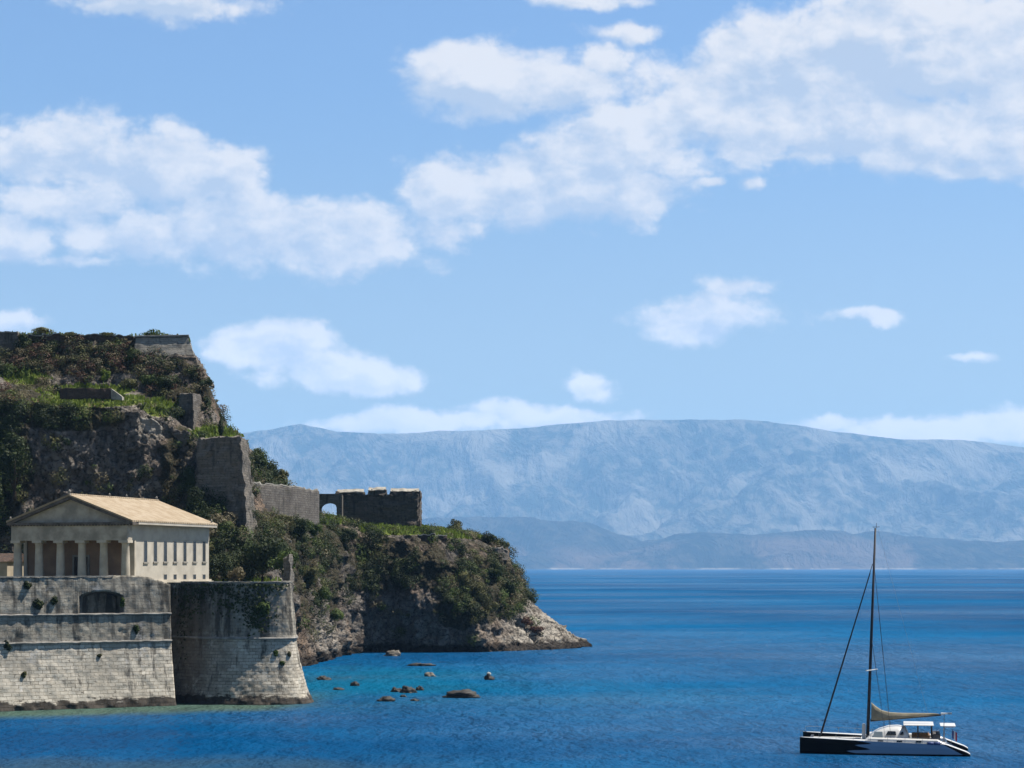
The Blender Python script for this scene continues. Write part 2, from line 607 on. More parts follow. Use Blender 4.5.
def mat_leaf(name, dark, light, trans=0.25):
    m_, gg, b = new_mat(name)
    geo = gg.n('ShaderNodeNewGeometry')
    rnd = geo.outputs['Random Per Island']
    n1 = gg.noise(geo.outputs['Position'], 0.45, 3, 0.6)
    f = gg.m('ADD', gg.m('MULTIPLY', rnd, 0.25), gg.m('MULTIPLY', gg.ss(n1, 0.3, 0.7), 0.75))
    c = gg.mix(f, dark, light)
    gg.put(b.inputs['Base Color'], c)
    b.inputs['Roughness'].default_value = 0.65
    tr = gg.n('ShaderNodeBsdfTranslucent')
    gg.put(tr.inputs[0], c)
    ms = gg.n('ShaderNodeMixShader')
    ms.inputs[0].default_value = trans
    t = gg.t
    t.links.new(b.outputs[0], ms.inputs[1])
    t.links.new(tr.outputs[0], ms.inputs[2])
    out = [n_ for n_ in t.nodes if n_.type == 'OUTPUT_MATERIAL'][0]
    t.links.new(ms.outputs[0], out.inputs[0])
    return m_


M_ROCK = mat_rock()
M_WALL = mat_masonry('sea_wall_stone', (0.86, 0.79, 0.66), (0.58, 0.52, 0.42), (0.24, 0.195, 0.145), 1.15, 0.5, 0.75, 9.35,
                     ((0.24, 0.215, 0.17), (0.60, 0.55, 0.44), (0.12, 0.105, 0.08)))
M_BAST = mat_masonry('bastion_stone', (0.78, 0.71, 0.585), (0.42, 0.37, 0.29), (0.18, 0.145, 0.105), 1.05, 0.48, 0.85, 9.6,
                     ((0.22, 0.20, 0.16), (0.56, 0.51, 0.41), (0.10, 0.09, 0.07)), moss=0.4, ivy=True)  # ivy flag: painted shade and staining towards the left recess
M_CORDON = mat_plain('string_course_stone', (0.50, 0.47, 0.42), 0.9, 0.55, 0.9)
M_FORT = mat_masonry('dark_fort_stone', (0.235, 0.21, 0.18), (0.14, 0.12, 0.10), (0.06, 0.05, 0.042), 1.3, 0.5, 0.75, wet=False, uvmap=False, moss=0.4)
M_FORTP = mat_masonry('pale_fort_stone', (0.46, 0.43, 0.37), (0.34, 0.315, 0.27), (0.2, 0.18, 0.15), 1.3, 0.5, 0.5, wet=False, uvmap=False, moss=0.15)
M_BRICKRED = mat_masonry('red_brown_rubble', (0.17, 0.11, 0.08), (0.11, 0.075, 0.06), (0.06, 0.05, 0.04), 0.5, 0.22, 0.5, wet=False, uvmap=False)
M_COPE = mat_plain('coping_stone', (0.56, 0.52, 0.44), 0.9, 0.5, 0.7)
L_DARK = mat_leaf('dark_leaves', (0.012, 0.022, 0.007), (0.075, 0.105, 0.026))
L_MID = mat_leaf('green_leaves', (0.03, 0.05, 0.011), (0.16, 0.23, 0.045))
L_OLIVE = mat_leaf('olive_leaves', (0.05, 0.055, 0.018), (0.24, 0.235, 0.085))
L_DRY = mat_leaf('dry_leaves', (0.09, 0.075, 0.04), (0.33, 0.28, 0.16))
L_GRASS = mat_leaf('grass_blades', (0.10, 0.15, 0.02), (0.33, 0.43, 0.07), 0.35)
L_RED = mat_leaf('red_brown_leaves', (0.09, 0.045, 0.03), (0.24, 0.13, 0.09))
M_BARK = mat_plain('bark', (0.10, 0.075, 0.05), 0.9, 0.4, 1.5)


# ================================================================== foliage tools
def leaf_quads(c, n, size, flat=0.0):
    """quads around centres c (k,3) with outward normals n (k,3)"""
    k = len(c)
    n = n + RNG.normal(size=(k, 3)) * 0.32
    n /= np.linalg.norm(n, axis=1)[:, None] + 1e-9
    a = np.cross(n, RNG.normal(size=(k, 3)))
    a /= np.linalg.norm(a, axis=1)[:, None] + 1e-9
    b_ = np.cross(n, a)
    s = (size * RNG.uniform(0.6, 1.35, k))[:, None]
    v = np.stack([c - a * s * 0.5, c - b_ * s * 0.34, c + a * s * 0.5, c + b_ * s * 0.34], 1).reshape(-1, 3)
    f = np.arange(4 * k).reshape(k, 4)
    return v, f


def crown_points(rx, ry, rz, n, lobes=9, shell=0.55, squash=0.0):
    """leaf positions in an uneven lobed ellipsoid resting on z=0 .. 2*rz"""
    cs, rs = [], []
    for i in range(lobes):
        d = RNG.normal(size=3)
        d /= np.linalg.norm(d)
        q = d * RNG.uniform(0.25, 0.62)
        cs.append(q)
        rs.append(RNG.uniform(0.30, 0.52))
    cs, rs = np.array(cs), np.array(rs)
    idx = RNG.integers(0, lobes, n)
    d = RNG.normal(size=(n, 3))
    d /= np.linalg.norm(d, axis=1)[:, None]
    rad = rs[idx] * (1 - shell * RNG.random(n) ** 2.2)
    p = cs[idx] + d * rad[:, None]
    nn = d
    p = p * np.array([rx, ry, rz])
    p[:, 2] += rz * 0.85
    keep = p[:, 2] > -0.2 * rz
    return p[keep], nn[keep]


def bush_mesh(rx, ry, rz, leaf=0.34, dens=1.0, lobes=9):
    n = int(min(3600, 200 + dens * 46 * (rx * ry + rx * rz + ry * rz) / (leaf / 0.42) ** 2))
    p, nn = crown_points(rx, ry, rz, n, lobes)
    return leaf_quads(p, nn, leaf)


def shrub(name, pt, rx, ry, rz, mat, label, cat='shrub', group=None, leaf=0.34, dens=1.0, lobes=9, sink=0.25):
    v, f = bush_mesh(rx, ry, rz, leaf, dens, lobes)
    o = np_mesh(name, v, f, mat, origin=(0, 0, 0))
    o.location = (pt[0], pt[1], pt[2] - sink * rz)
    return tag(o, label, cat, group)


def tree(name, pt, rx, ry, rz, trunk_h, mat, label, cat='tree', leaf=0.45, dens=1.2, lobes=12, group=None):
    root = empty(name, pt, 0, label, cat, group)
    mb = MB()
    r0 = max(0.18, 0.05 * (trunk_h + rz))
    top = trunk_h + rz * 0.7
    mb.tube([(0, 0, -0.8), (0.1, 0.05, trunk_h * 0.5), (0.0, 0.15, trunk_h), (0.2, 0.0, top)], [r0 * 1.3, r0, r0 * 0.8, r0 * 0.25], 8)
    for k in range(5):
        a = k * 1.256 + random.uniform(-.3, .3)
        z0 = trunk_h * random.uniform(0.7, 1.0)
        mb.tube([(0.05, 0.1, z0), (rx * .35 * math.cos(a), ry * .35 * math.sin(a), z0 + rz * .5), (rx * .7 * math.cos(a), ry * .7 * math.sin(a), z0 + rz * .9)], [r0 * .5, r0 * .35, r0 * .12], 6)
    mb.build('trunk', M_BARK, root, smooth=True)
    v, f = bush_mesh(rx, ry, rz, leaf, dens, lobes)
    v[:, 2] += trunk_h
    np_mesh('crown', v, f, mat, root)
    return root


# ================================================================== setting: sea
def build_sea():
    m_, gg, b = new_mat('sea_water')
    p = posn(gg)
    sx = gg.n('ShaderNodeSeparateXYZ')
    gg.put(sx.inputs[0], p)
    # water body colour: deep blue offshore, turquoise over the pale shallows, weedy reef along the wall foot
    deep = gg.mix(gg.ss(gg.noise(gg.scale(p, (0.5, 0.6, 1)), 0.004, 10, 0.72), 0.36, 0.64), (0.0002, 0.064, 0.190), (0.002, 0.135, 0.330))
    wob = gg.vm('MULTIPLY', gg.vm('SUBTRACT', gg.noise(p, 0.03, 8, 0.68, col=True), (0.5, 0.5, 0.5)), (80, 130, 0))
    pw = gg.vm('ADD', p, wob)

    def blob(cx, cy, rx, ry, lo, hi, src=pw):
        q = gg.vm('MULTIPLY', gg.vm('SUBTRACT', src, (cx, cy, 0)), (1 / rx, 1 / ry, 0))
        return gg.ss(gg.vm('LENGTH', q), hi, lo)
    sh = gg.m('MAXIMUM', blob(-32, 352, 42, 72, 0.3, 1.15), gg.m('MULTIPLY', blob(0, 310, 50, 45, 0.2, 1.2), 0.4))
    c = gg.mix(gg.m('MULTIPLY', sh, 0.65), deep, (0.005, 0.145, 0.25))
    dk = gg.ss(gg.noise(gg.scale(p, (0.35, 0.2, 1)), 0.07, 5, 0.6), 0.5, 0.64)
    c = gg.mix(gg.m('MULTIPLY', gg.m('MULTIPLY', sh, dk), 0.5), c, (0.008, 0.07, 0.13))
    # reef shelf against the wall: measured along the wall line
    dl = gg.m('ADD', gg.m('MULTIPLY', gg.m('ADD', sx.outputs[0], 60.0), 0.40), gg.m('MULTIPLY', gg.m('SUBTRACT', sx.outputs[1], 283.5), -0.916))
    dl = gg.m('ADD', dl, gg.m('MULTIPLY', gg.m('SUBTRACT', gg.noise(p, 0.12, 4, 0.6), 0.5), 9.0))
    reef = gg.m('MULTIPLY', gg.ss(dl, 19.0, 7.0), gg.ss(sx.outputs[0], -25.0, -37.0))
    reef = gg.m('MULTIPLY', reef, gg.ss(sx.outputs[1], 330.0, 300.0))
    c = gg.mix(gg.m('MULTIPLY', reef, 0.9), c, (0.09, 0.15, 0.10))
    near = gg.m('MULTIPLY', gg.ss(gg.m('ADD', sx.outputs[1], gg.m('MULTIPLY', gg.m('SUBTRACT', gg.noise(p, 0.09, 4, 0.6), 0.5), 30.0)), 218.0, 198.0), gg.ss(sx.outputs[0], 5.0, -25.0))
    c = gg.mix(gg.m('MULTIPLY', near, 0.45), c, (0.06, 0.085, 0.065))
    # wind bands: rougher and smoother water
    band = gg.ss(gg.noise(gg.scale(p, (0.45, 0.8, 1)), 0.004, 10, 0.72), 0.38, 0.62)
    w1 = gg.noise(gg.scale(p, (0.8, 0.5, 1)), 0.9, 4, 0.6)
    w2 = gg.noise(gg.scale(p, (1.0, 0.6, 1)), 0.22, 6, 0.68)
    w3 = gg.noise(gg.scale(p, (1.0, 0.4, 1)), 0.06, 5, 0.65)
    h = gg.m('ADD', gg.m('MULTIPLY', w1, 0.8), gg.m('ADD', gg.m('MULTIPLY', w2, 3.2), gg.m('MULTIPLY', w3, 7.0)))
    bp = gg.n('ShaderNodeBump')
    gg.put(bp.inputs['Strength'], gg.m('ADD', 0.6, gg.m('MULTIPLY', band, 0.4)))
    bp.inputs['Distance'].default_value = 1.0
    gg.t.links.new(h, bp.inputs['Height'])
    gg.t.nodes.remove(b)
    df = gg.n('ShaderNodeBsdfDiffuse')
    gg.put(df.inputs['Color'], c)
    gg.t.links.new(bp.outputs[0], df.inputs['Normal'])
    gl = gg.n('ShaderNodeBsdfGlossy')
    gl.inputs['Color'].default_value = (1, 1, 1, 1)
    gg.put(gl.inputs['Roughness'], gg.m('ADD', 0.10, gg.m('MULTIPLY', band, 0.15)))
    gg.t.links.new(bp.outputs[0], gl.inputs['Normal'])
    fr = gg.n('ShaderNodeFresnel')
    fr.inputs['IOR'].default_value = 1.33
    gg.t.links.new(bp.outputs[0], fr.inputs['Normal'])
    # waves hide each other's far faces, so the sheen of open water never nears a mirror's
    fac = gg.m('MINIMUM', gg.m('MULTIPLY', fr.outputs[0], gg.m('ADD', 0.07, gg.m('MULTIPLY', band, 0.40))), 0.42)
    ms = gg.n('ShaderNodeMixShader')
    gg.t.links.new(fac, ms.inputs[0])
    gg.t.links.new(df.outputs[0], ms.inputs[1])
    gg.t.links.new(gl.outputs[0], ms.inputs[2])
    out = [n_ for n_ in gg.t.nodes if n_.type == 'OUTPUT_MATERIAL'][0]
    gg.t.links.new(ms.outputs[0], out.inputs[0])
    xs = np.array([-13200, -2000, -500, 0, 500, 2000, 13200.])
    ys = np.array([-150, 100, 400, 1000, 3000, 8000, 21800.])
    X, Y = np.meshgrid(xs, ys)
    v = np.stack([X.ravel(), Y.ravel(), np.zeros(X.size)], 1)
    o = np_mesh('sea', v, grid_faces(len(xs), len(ys)), m_, origin=(0, 0, 0))
    tag(o, 'deep blue rippled sea filling the bay, turquoise near the rocks', 'sea', kind='structure')


build_sea()


# ================================================================== setting: far hills and haze
def build_hills():
    nx, ny = 560, 260
    xs = np.linspace(-8400, 8400, nx)
    ys = 12900 + (np.linspace(0, 1, ny) ** 1.3) * 9200
    X, Y = np.meshgrid(xs, ys)
    x, y = X.ravel(), Y.ravel()
    px = CX + F * x / 18500.0
    sky = np.array([(-1000, 470), (-400, 452), (0, 447), (150, 446), (235, 434), (262, 430), (300, 424), (335, 432), (380, 434), (450, 431), (520, 429), (575, 423), (605, 420),
                    (690, 419), (770, 421), (830, 431), (900, 439), (960, 440), (1024, 447), (1200, 452), (1700, 470), (3000, 480)], float)
    H = (HY - np.interp(px, sky[:, 0], sky[:, 1])) * 18500 / F + CH
    k = 9
    P3 = np.stack([x, y, np.zeros_like(x)], 1)
    wx = fbm(P3 / 2600, 3) * 700
    PW_ = P3 + np.stack([wx, fbm(P3 / 2600 + 40, 3) * 700, 0 * x], 1)
    rn = ridged(PW_ / 2300 * np.array([1.0, 0.75, 1]), 6, 0.52) / 1.9
    t = np.clip((y - 15600) / 3000, 0, 1)
    ramp = t ** 0.85
    back = np.clip((y - 18700) / 3300, 0, 1)
    crest = np.exp(-((y - 18600) / 700) ** 2)
    main = H * ramp * (1 - back ** 1.5) * (1 - 0.46 * (1 - crest) * (1.0 - rn * 0.85)) + (rn - 0.5) * 420 * ramp * (1 - crest)
    main = main + fbm(PW_ / 420, 5, 0.58) * 85 * np.clip(t * 3, 0, 1) * (1 - 0.9 * crest)

    def hump(prof, yc, wid, nz):
        pr = np.array(prof, float)
        pxx = CX + F * x / yc
        hh = (HY - np.interp(pxx, pr[:, 0], pr[:, 1])) * yc / F + CH
        s = np.clip(1 - np.abs(y - yc) / wid, 0, 1)
        s = s * s * (3 - 2 * s)
        return hh * s ** 0.7 * (0.94 + nz * (rn - 0.55)) + fbm(PW_ / 260 + 7, 4, 0.55) * 22 * s
    f1 = hump([(-1500, 560), (-200, 530), (200, 528), (400, 522), (470, 517), (530, 515), (590, 527), (650, 545), (720, 556), (1000, 560), (3000, 560)], 14300, 1000, 0.3)
    f2 = hump([(-1500, 566), (560, 562), (640, 545), (680, 535), (740, 534), (800, 531), (840, 531), (900, 538), (960, 541), (1024, 541), (1400, 545), (3000, 560)], 13900, 800, 0.25)
    f3 = hump([(-1500, 566), (200, 563), (500, 556), (560, 556), (620, 563), (680, 560), (740, 556), (800, 551), (850, 554), (900, 562), (1024, 563), (1200, 560), (3000, 566)], 13350, 400, 0.2)
    z = np.maximum(np.maximum(main, f1), np.maximum(f2, f3))
    shore = np.clip((y - 12950 - 130 * fbm(P3 / 900, 3)) / 260, 0, 1)
    z = (z + 10) * shore - 5 * (1 - shore)
    m_, gg, b = new_mat('far_hill_scrub')
    p = gg.vm('MULTIPLY', posn(gg), (1 / 1.6, 1 / 1.6, 1 / 1.6))
    sx = gg.n('ShaderNodeSeparateXYZ')
    gg.put(sx.inputs[0], p)
    n1 = gg.noise(p, 0.0011, 6, 0.62)
    n2 = gg.noise(gg.scale(p, (1, 0.45, 1)), 0.0085, 9, 0.72, 0.4)
    c = gg.mix(gg.ss(n2, 0.43, 0.58), (0.045, 0.06, 0.05), (0.20, 0.185, 0.15))
    c = gg.mix(gg.ss(n1, 0.49, 0.58, 0, 0.85), c, (0.31, 0.285, 0.235))
    low = gg.ss(gg.m('ADD', sx.outputs[1], gg.m('MULTIPLY', gg.m('SUBTRACT', n1, 0.5), 800.0)), 15600, 15000)
    c = gg.mix(gg.m('MULTIPLY', low, 0.9), c, gg.mix(gg.ss(n2, 0.45, 0.62), (0.012, 0.018, 0.014), (0.06, 0.058, 0.045)))
    c = gg.mix(gg.m('MULTIPLY', gg.ss(sx.outputs[1], 13750, 13500), gg.ss(n1, 0.45, 0.55)), c, (0.16, 0.12, 0.095))
    beach = gg.m('MULTIPLY', gg.m('MULTIPLY', gg.ss(sx.outputs[2], 12, 6), 0.7), gg.ss(gg.noise(p, 0.0025, 5, 0.65), 0.48, 0.58))
    c = gg.mix(beach, c, (0.5, 0.46, 0.40))
    gg.put(b.inputs['Base Color'], c)
    b.inputs['Roughness'].default_value = 1.0
    b.inputs['Specular IOR Level'].default_value = 0.0
    n3 = gg.noise(gg.scale(p, (1, 0.55, 0.5)), 0.0024, 6, 0.6, 0.5)
    bump(gg, b, gg.m('ADD', n3, gg.m('MULTIPLY', n2, 0.14)), 1.0, 430.0)
    o = np_mesh('distant_hills', np.stack([x * 1.6, y * 1.6, CH + (z - CH) * 1.6], 1), grid_faces(nx, ny), m_, origin=(0, 0, 0), smooth=True)
    tag(o, 'long range of pale blue hazy mountains with lower foothills across the strait', 'hills', kind='structure')


build_hills()

HAZE_DENSITY = 2.9e-5
hz = MB().box((-13600, -400, -30), (13600, 35500, 2420)).build('haze', bpy.data.materials.new('haze_air'), origin=(0, 0, 0))
tag(hz, 'pale blue sea haze', 'haze', kind='stuff')
hm = hz.data.materials[0]
hm.use_nodes = True
hm.node_tree.nodes.clear()
_o = hm.node_tree.nodes.new('ShaderNodeOutputMaterial')
_v = hm.node_tree.nodes.new('ShaderNodeVolumePrincipled')
_v.inputs['Color'].default_value = (0.34, 0.64, 1.0, 1)
_v.inputs['Density'].default_value = HAZE_DENSITY
_v.inputs['Anisotropy'].default_value = 0.0
hm.node_tree.links.new(_v.outputs[0], _o.inputs['Volume'])


# ================================================================== setting: the fortress rock
ROWS = ['foot', 'low', 'high', 'edge', 'ledge', 'upper', 'top']
KEYS = {
    -70: [(590, 399), (500, 403), (440, 405), (398, 408), (380, 429), (355, 433.5), (335, 438)],
    0: [(590, 399), (500, 403), (440, 405), (396, 408), (378, 429), (355, 433.5), (334, 438)],
    25: [(590, 399), (500, 403), (445, 405), (400, 408), (382, 429), (357, 433.5), (334, 438)],
    60: [(590, 400), (500, 404), (450, 405.5), (406, 408), (391, 428), (362, 433), (335, 437)],
    120: [(590, 400), (510, 404), (455, 405.5), (406, 408), (391, 428), (360, 433), (335, 437)],
    160: [(590, 399), (515, 403), (465, 405.5), (418, 409), (396, 426), (365, 432), (336, 436)],
    186: [(590, 392), (530, 398), (485, 404), (433, 410), (406, 423), (372, 430), (340, 435)],
    196: [(590, 384), (540, 389), (500, 396), (440, 410), (415, 420), (390, 428), (362, 434)],
    207: [(590, 383), (542, 388), (512, 394), (446, 408), (427, 416), (405, 424), (381, 430)],
    216: [(590, 383), (545, 387), (518, 393), (448, 407), (434, 414), (425, 420), (410, 428)],
    228: [(590, 383), (548, 387), (524, 393), (450, 406), (441, 415), (437, 425), (431, 432)],
    246: [(592, 384), (555, 390), (530, 396), (470, 412), (458, 422), (451, 431), (445, 440)],
    265: [(602, 388), (560, 399), (532, 409), (505, 424), (491, 433), (479, 442), (466, 450)],
    290: [(668, 400), (600, 408), (545, 422), (518, 436), (506, 446), (498, 454), (492, 462)],
    310: [(668, 405), (612, 418), (562, 435), (532, 450), (522, 462), (518, 472), (516, 490)],
    325: [(664, 422), (612, 437), (572, 449), (538, 460), (524, 470), (520, 480), (518, 495)],
    345: [(660, 456), (610, 458), (575, 462), (540, 470), (525, 481), (521, 490), (519, 505)],
    362: [(658, 471), (608, 471), (570, 473), (538, 477), (528, 488), (525, 498), (523, 512)],
    400: [(656, 473), (600, 471.5), (560, 473.5), (536, 478), (531, 489), (528, 501), (527, 515)],
    440: [(656, 472), (602, 471), (562, 473.5), (538, 480), (533, 492), (531, 502), (530, 515)],
    480: [(656, 473), (607, 473), (572, 481), (546, 490), (541, 498), (539, 504), (538, 515)],
    505: [(654, 478), (620, 487), (585, 493), (556, 498), (550, 502), (548, 506), (547, 513)],
    513: [(654, 480), (624, 488), (598, 493), (578, 498), (572, 502), (570, 506), (568, 512)],
    526: [(653, 482), (632, 489), (615, 495), (604, 499), (600, 502), (599, 505), (598, 511)],
    545: [(652, 486), (637, 491), (627, 496), (620, 500), (616, 503), (615, 505), (614, 510)],
    567: [(651, 492), (642, 496), (637, 500), (634, 503), (632, 506), (631, 508), (630, 512)],
    585: [(650, 502), (647, 504), (646, 506), (645, 508), (644.5, 509), (644, 510), (643.5, 512)],
    590: [(660, 505), (658, 506), (657, 507), (656, 508), (656, 509), (656, 510), (656, 512)],
}
SUB = [46, 40, 44, 16, 22, 22, 16, 12]


def build_rock():
    kx = np.array(sorted(KEYS), float)
    arr = np.array([KEYS[int(k)] for k in kx], float)        # keys, rows, 2
    px = np.arange(-70, 594.5, 0.9)
    rows = []
    for r_ in range(7):
        py = np.interp(px, kx, arr[:, r_, 0])
        Yd = np.interp(px, kx, arr[:, r_, 1])
        # light smoothing
        ker = np.array([1, 2, 3, 4, 3, 2, 1], float)
        ker /= ker.sum()
        pad = 3
        py = np.convolve(np.pad(py, pad, mode='edge'), ker, 'valid')
        Yd = np.convolve(np.pad(Yd, pad, mode='edge'), ker, 'valid')
        X = (px - CX) / F * Yd
        Z = CH + (HY - py) / F * Yd
        rows.append(np.stack([X, Yd, Z], 1))
    top = rows[-1]
    b1 = top.copy()
    b1[:, 1] += 16 + 0.45 * np.maximum(top[:, 2] - 20, 0)
    b1[:, 2] = top[:, 2] * 0.86 - 0.8
    b2 = b1.copy()
    b2[:, 1] += 30 + 0.3 * top[:, 2]
    b2[:, 2] = -4
    rows += [b1, b2]
    out, rowid = [], []
    for r_ in range(8):
        n = SUB[r_]
        for k in range(n):
            t = k / n
            out.append(rows[r_] * (1 - t) + rows[r_ + 1] * t)
            rowid.append(r_ + t)
    out.append(rows[8])
    rowid.append(8.0)
    G = np.array(out)                                       # nv, nu, 3
    rowid = np.array(rowid)
    nv, nu = G.shape[:2]
    # smooth along rows a little so that the ledges are not creased
    for _ in range(2):
        G[1:-1] = 0.25 * G[:-2] + 0.5 * G[1:-1] + 0.25 * G[2:]
    du = np.gradient(G, axis=1)
    dv = np.gradient(G, axis=0)
    N = np.cross(du, dv)
    N /= np.linalg.norm(N, axis=2)[:, :, None] + 1e-9
    base = G.reshape(-1, 3)
    Nf = N.reshape(-1, 3)
    rid = np.repeat(rowid, nu)
    steep = np.clip(1 - np.abs(Nf[:, 2]) * 0.85, 0.15, 1)
    amp = np.interp(rid, [0, 0.5, 2, 3, 3.6, 4.2, 5.4, 6, 7, 8], [0.9, 1, 1, 0.75, 0.4, 0.8, 0.7, 0.3, 0.6, 0.3]) * steep ** 0.5
    pxs = np.tile(px, nv)
    tip = np.clip((pxs - 500) / 90, 0, 1)
    amp = np.maximum(amp, 0.95 * tip * (rid < 6.3)) 
    q = base * np.array([1, 1, 0.42])
    d = 2.6 * (ridged(q / 15, 3, 0.5) / 1.75 - 0.5)
    d += 1.3 * fbm(base * np.array([1, 1, .5]) / 5.5, 3)
    wpos = base + np.stack([fbm(base / 4 + k * 31, 2) for k in range(3)], 1) * 1.2
    d += 1.5 * (cells(wpos / np.array([3.6, 3.6, 5.0])) - 0.5)
    d += 0.9 * (cells(wpos / np.array([1.5, 1.5, 1.9]) + 50) - 0.5)
    d += 0.35 * fbm(base / 1.1, 2)
    V_ = base + Nf * (d * amp)[:, None]
    ppx = CX + F * V_[:, 0] / V_[:, 1]
    ppy = HY - F * (V_[:, 2] - CH) / V_[:, 1]

    def spots(lst):
        o = np.zeros(len(V_))
        for (cx, cy, rx, ry, w) in lst:
            dd = ((ppx - cx) / rx) ** 2 + ((ppy - cy) / ry) ** 2
            o = np.maximum(o, w * np.clip(1.5 - dd, 0, 1))
        return o
    front = rid < 6.2
    veg = spots([(60, 362, 150, 15, .95), (70, 418, 60, 14, 1.0), (8, 460, 26, 60, 1.0), (120, 372, 80, 14, 0.55), (90, 352, 100, 18, .5), (40, 392, 50, 10, 0.9), (165, 395, 30, 20, 0.9),
                 (150, 372, 20, 12, .8), (205, 385, 14, 16, .8), (180, 470, 22, 50, 0.75), (235, 560, 40, 34, 1.0), (215, 520, 22, 40, .9), (265, 540, 30, 30, 1.0),
                 (270, 470, 34, 22, 1.0), (310, 545, 40, 36, 1.0), (320, 600, 24, 40, 0.6), (300, 570, 20, 30, .8), (345, 560, 22, 50, .5), (420, 545, 90, 22, 0.6), (370, 570, 50, 30, .7),
                 (480, 588, 50, 34, 1.0), (505, 592, 26, 26, 1.0), (455, 610, 24, 20, .8), (440, 575, 30, 20, .75), (20, 405, 30, 14, .9)])
    grass = spots([(85, 391, 45, 6, 1.0), (90, 401, 55, 6, 1.0), (25, 378, 22, 7, .9), (160, 408, 16, 9, .9), (215, 434, 26, 6, 1.0), (400, 529, 40, 6, 1.0), (470, 534, 45, 5, .7),
                   (232, 584, 60, 5, .8), (330, 520, 30, 5, .6), (300, 512, 30, 5, .6)])
    pale = spots([(555, 630, 45, 20, 1.0), (520, 575, 14, 24, .7), (450, 630, 80, 16, .35), (385, 655, 14, 6, .9), (330, 640, 20, 20, .5), (530, 640, 30, 12, .9), (150, 428, 18, 10, .7), (520, 600, 20, 30, .6),
                  (200, 360, 14, 16, .5)])
    veg = np.where(front, veg, 0.8)
    top_flat = (Nf[:, 2] > 0.8) & (rid > 5.5)
    grass = np.where(top_flat & (ppx < 500), np.maximum(grass, 0.55), grass)
    veg = np.where(ppx > 545, np.minimum(veg, 0.1), veg)
    o = np_mesh('fortress_rock', V_, grid_faces(nu, nv), M_ROCK, origin=(0, 0, 0), attrs={'veg': veg, 'grass': grass, 'pale': pale})
    tag(o, 'steep brown limestone crag and headland dropping to the sea', 'cliff', kind='structure')
    return dict(V=V_, N=Nf, px=ppx, py=ppy, rid=rid, veg=veg, grass=grass, pale=pale)


RK = build_rock()


def on_rock(px, py, back=0.0):
    """the rock surface point seen nearest to a photo pixel"""
    m_ = RK['rid'] < 6.3
    d = (RK['px'] - px) ** 2 + (RK['py'] - py) ** 2 + np.where(m_, 0, 1e6)
    i = np.argsort(d)[:6]
    i = i[np.argmin(RK['V'][i, 1])]
    p = RK['V'][i].copy()
    p[1] += back
    return p


# ---------------------------------------------------------------- undergrowth on the rock (uncountable)
def build_cover():
    V_, N_ = RK['V'], RK['N']
    rid = RK['rid']
    n_all = len(V_)
    clump_n = fbm(V_ / 7.0 + 3.3, 3)
    prob = np.clip(RK['veg'] * 0.9 + clump_n * 0.75 - 0.42, 0, 1) * (rid < 6.6)
    prob = prob * (RK['grass'] < 0.75)
    prob[(V_[:, 2] < 2.0)] = 0
    # sparse growth in cracks and on ledges everywhere on the rock
    prob = np.maximum(prob, np.where((clump_n > 0.36) & (V_[:, 2] > 7) & (rid < 6.3) & (RK['pale'] < 0.35), 0.25, 0))
    idx = RNG.choice(n_all, size=3100, replace=False, p=prob / prob.sum())
    kinds = fbm(V_[idx] / 11.0 + 70, 2) + RNG.normal(size=len(idx)) * 0.22
    allv, allf, mi, base = [], [], [], 0
    for j, i in enumerate(idx):
        r_ = 0.5 + 1.7 * RNG.random() ** 1.8
        n = int(56 * r_ ** 1.7 + 18)
        d = RNG.normal(size=(n, 3))
        d /= np.linalg.norm(d, axis=1)[:, None]
        c = V_[i] + N_[i] * 0.35 * r_ + d * (r_ * np.array([1, 1, .8]) * RNG.uniform(0.55, 1.0, (n, 1)))
        v, f = leaf_quads(c, d + np.array([0, 0, .3]), 0.33)
        allv.append(v)
        allf.append(f + base)
        base += len(v)
        k = kinds[j]
        m_ = 0 if k < 0.10 else (1 if k < 0.28 else (2 if k < 0.5 else 3))
        if V_[i, 2] > 53 and RNG.random() < .7:
            m_ = 4 if RNG.random() < .35 else (3 if RNG.random() < .55 else 1)
        mi += [m_] * n
    o = np_mesh('undergrowth', np.concatenate(allv), np.concatenate(allf), [L_DARK, L_OLIVE, L_MID, L_DRY, L_RED], origin=(0, 0, 0), mat_idx=mi)
    tag(o, 'dark scrub and ivy covering the ledges and cracks of the crag', 'undergrowth', kind='stuff')
    # grass
    pg = np.where(RK['grass'] > 0.3, RK['grass'], 0) * (rid < 6.6)
    idx = RNG.choice(n_all, size=4200, replace=True, p=pg / pg.sum())
    n = len(idx) * 5
    c = np.repeat(V_[idx], 5, 0) + RNG.normal(size=(n, 3)) * np.array([.5, .5, .05])
    h = RNG.uniform(0.3, 0.95, n)
    a = RNG.uniform(0, math.pi, n)
    w_ = np.stack([np.cos(a), np.sin(a), 0 * a], 1) * RNG.uniform(.12, .3, n)[:, None]
    lean = RNG.normal(size=(n, 3)) * 0.2
    lean[:, 2] = 0
    up = np.stack([0 * h, 0 * h, h], 1) + lean
    v = np.stack([c - w_, c + w_, c + w_ * .5 + up, c - w_ * .5 + up], 1).reshape(-1, 3)
    o = np_mesh('grass', v, np.arange(4 * n).reshape(n, 4), L_GRASS, origin=(0, 0, 0))
    tag(o, 'bright green grass on the ledges and headland top', 'grass', kind='stuff')


build_cover()

# ================================================================== sea wall, bastion and terrace
TER = 17.25            # terrace level
A0 = Vector((-71.1, 277.6))
A1 = Vector((-48.4, 289.9))
wd = (A1 - A0).normalized()
wn = Vector((wd.y, -wd.x))         # outward (towards the sea and the camera)


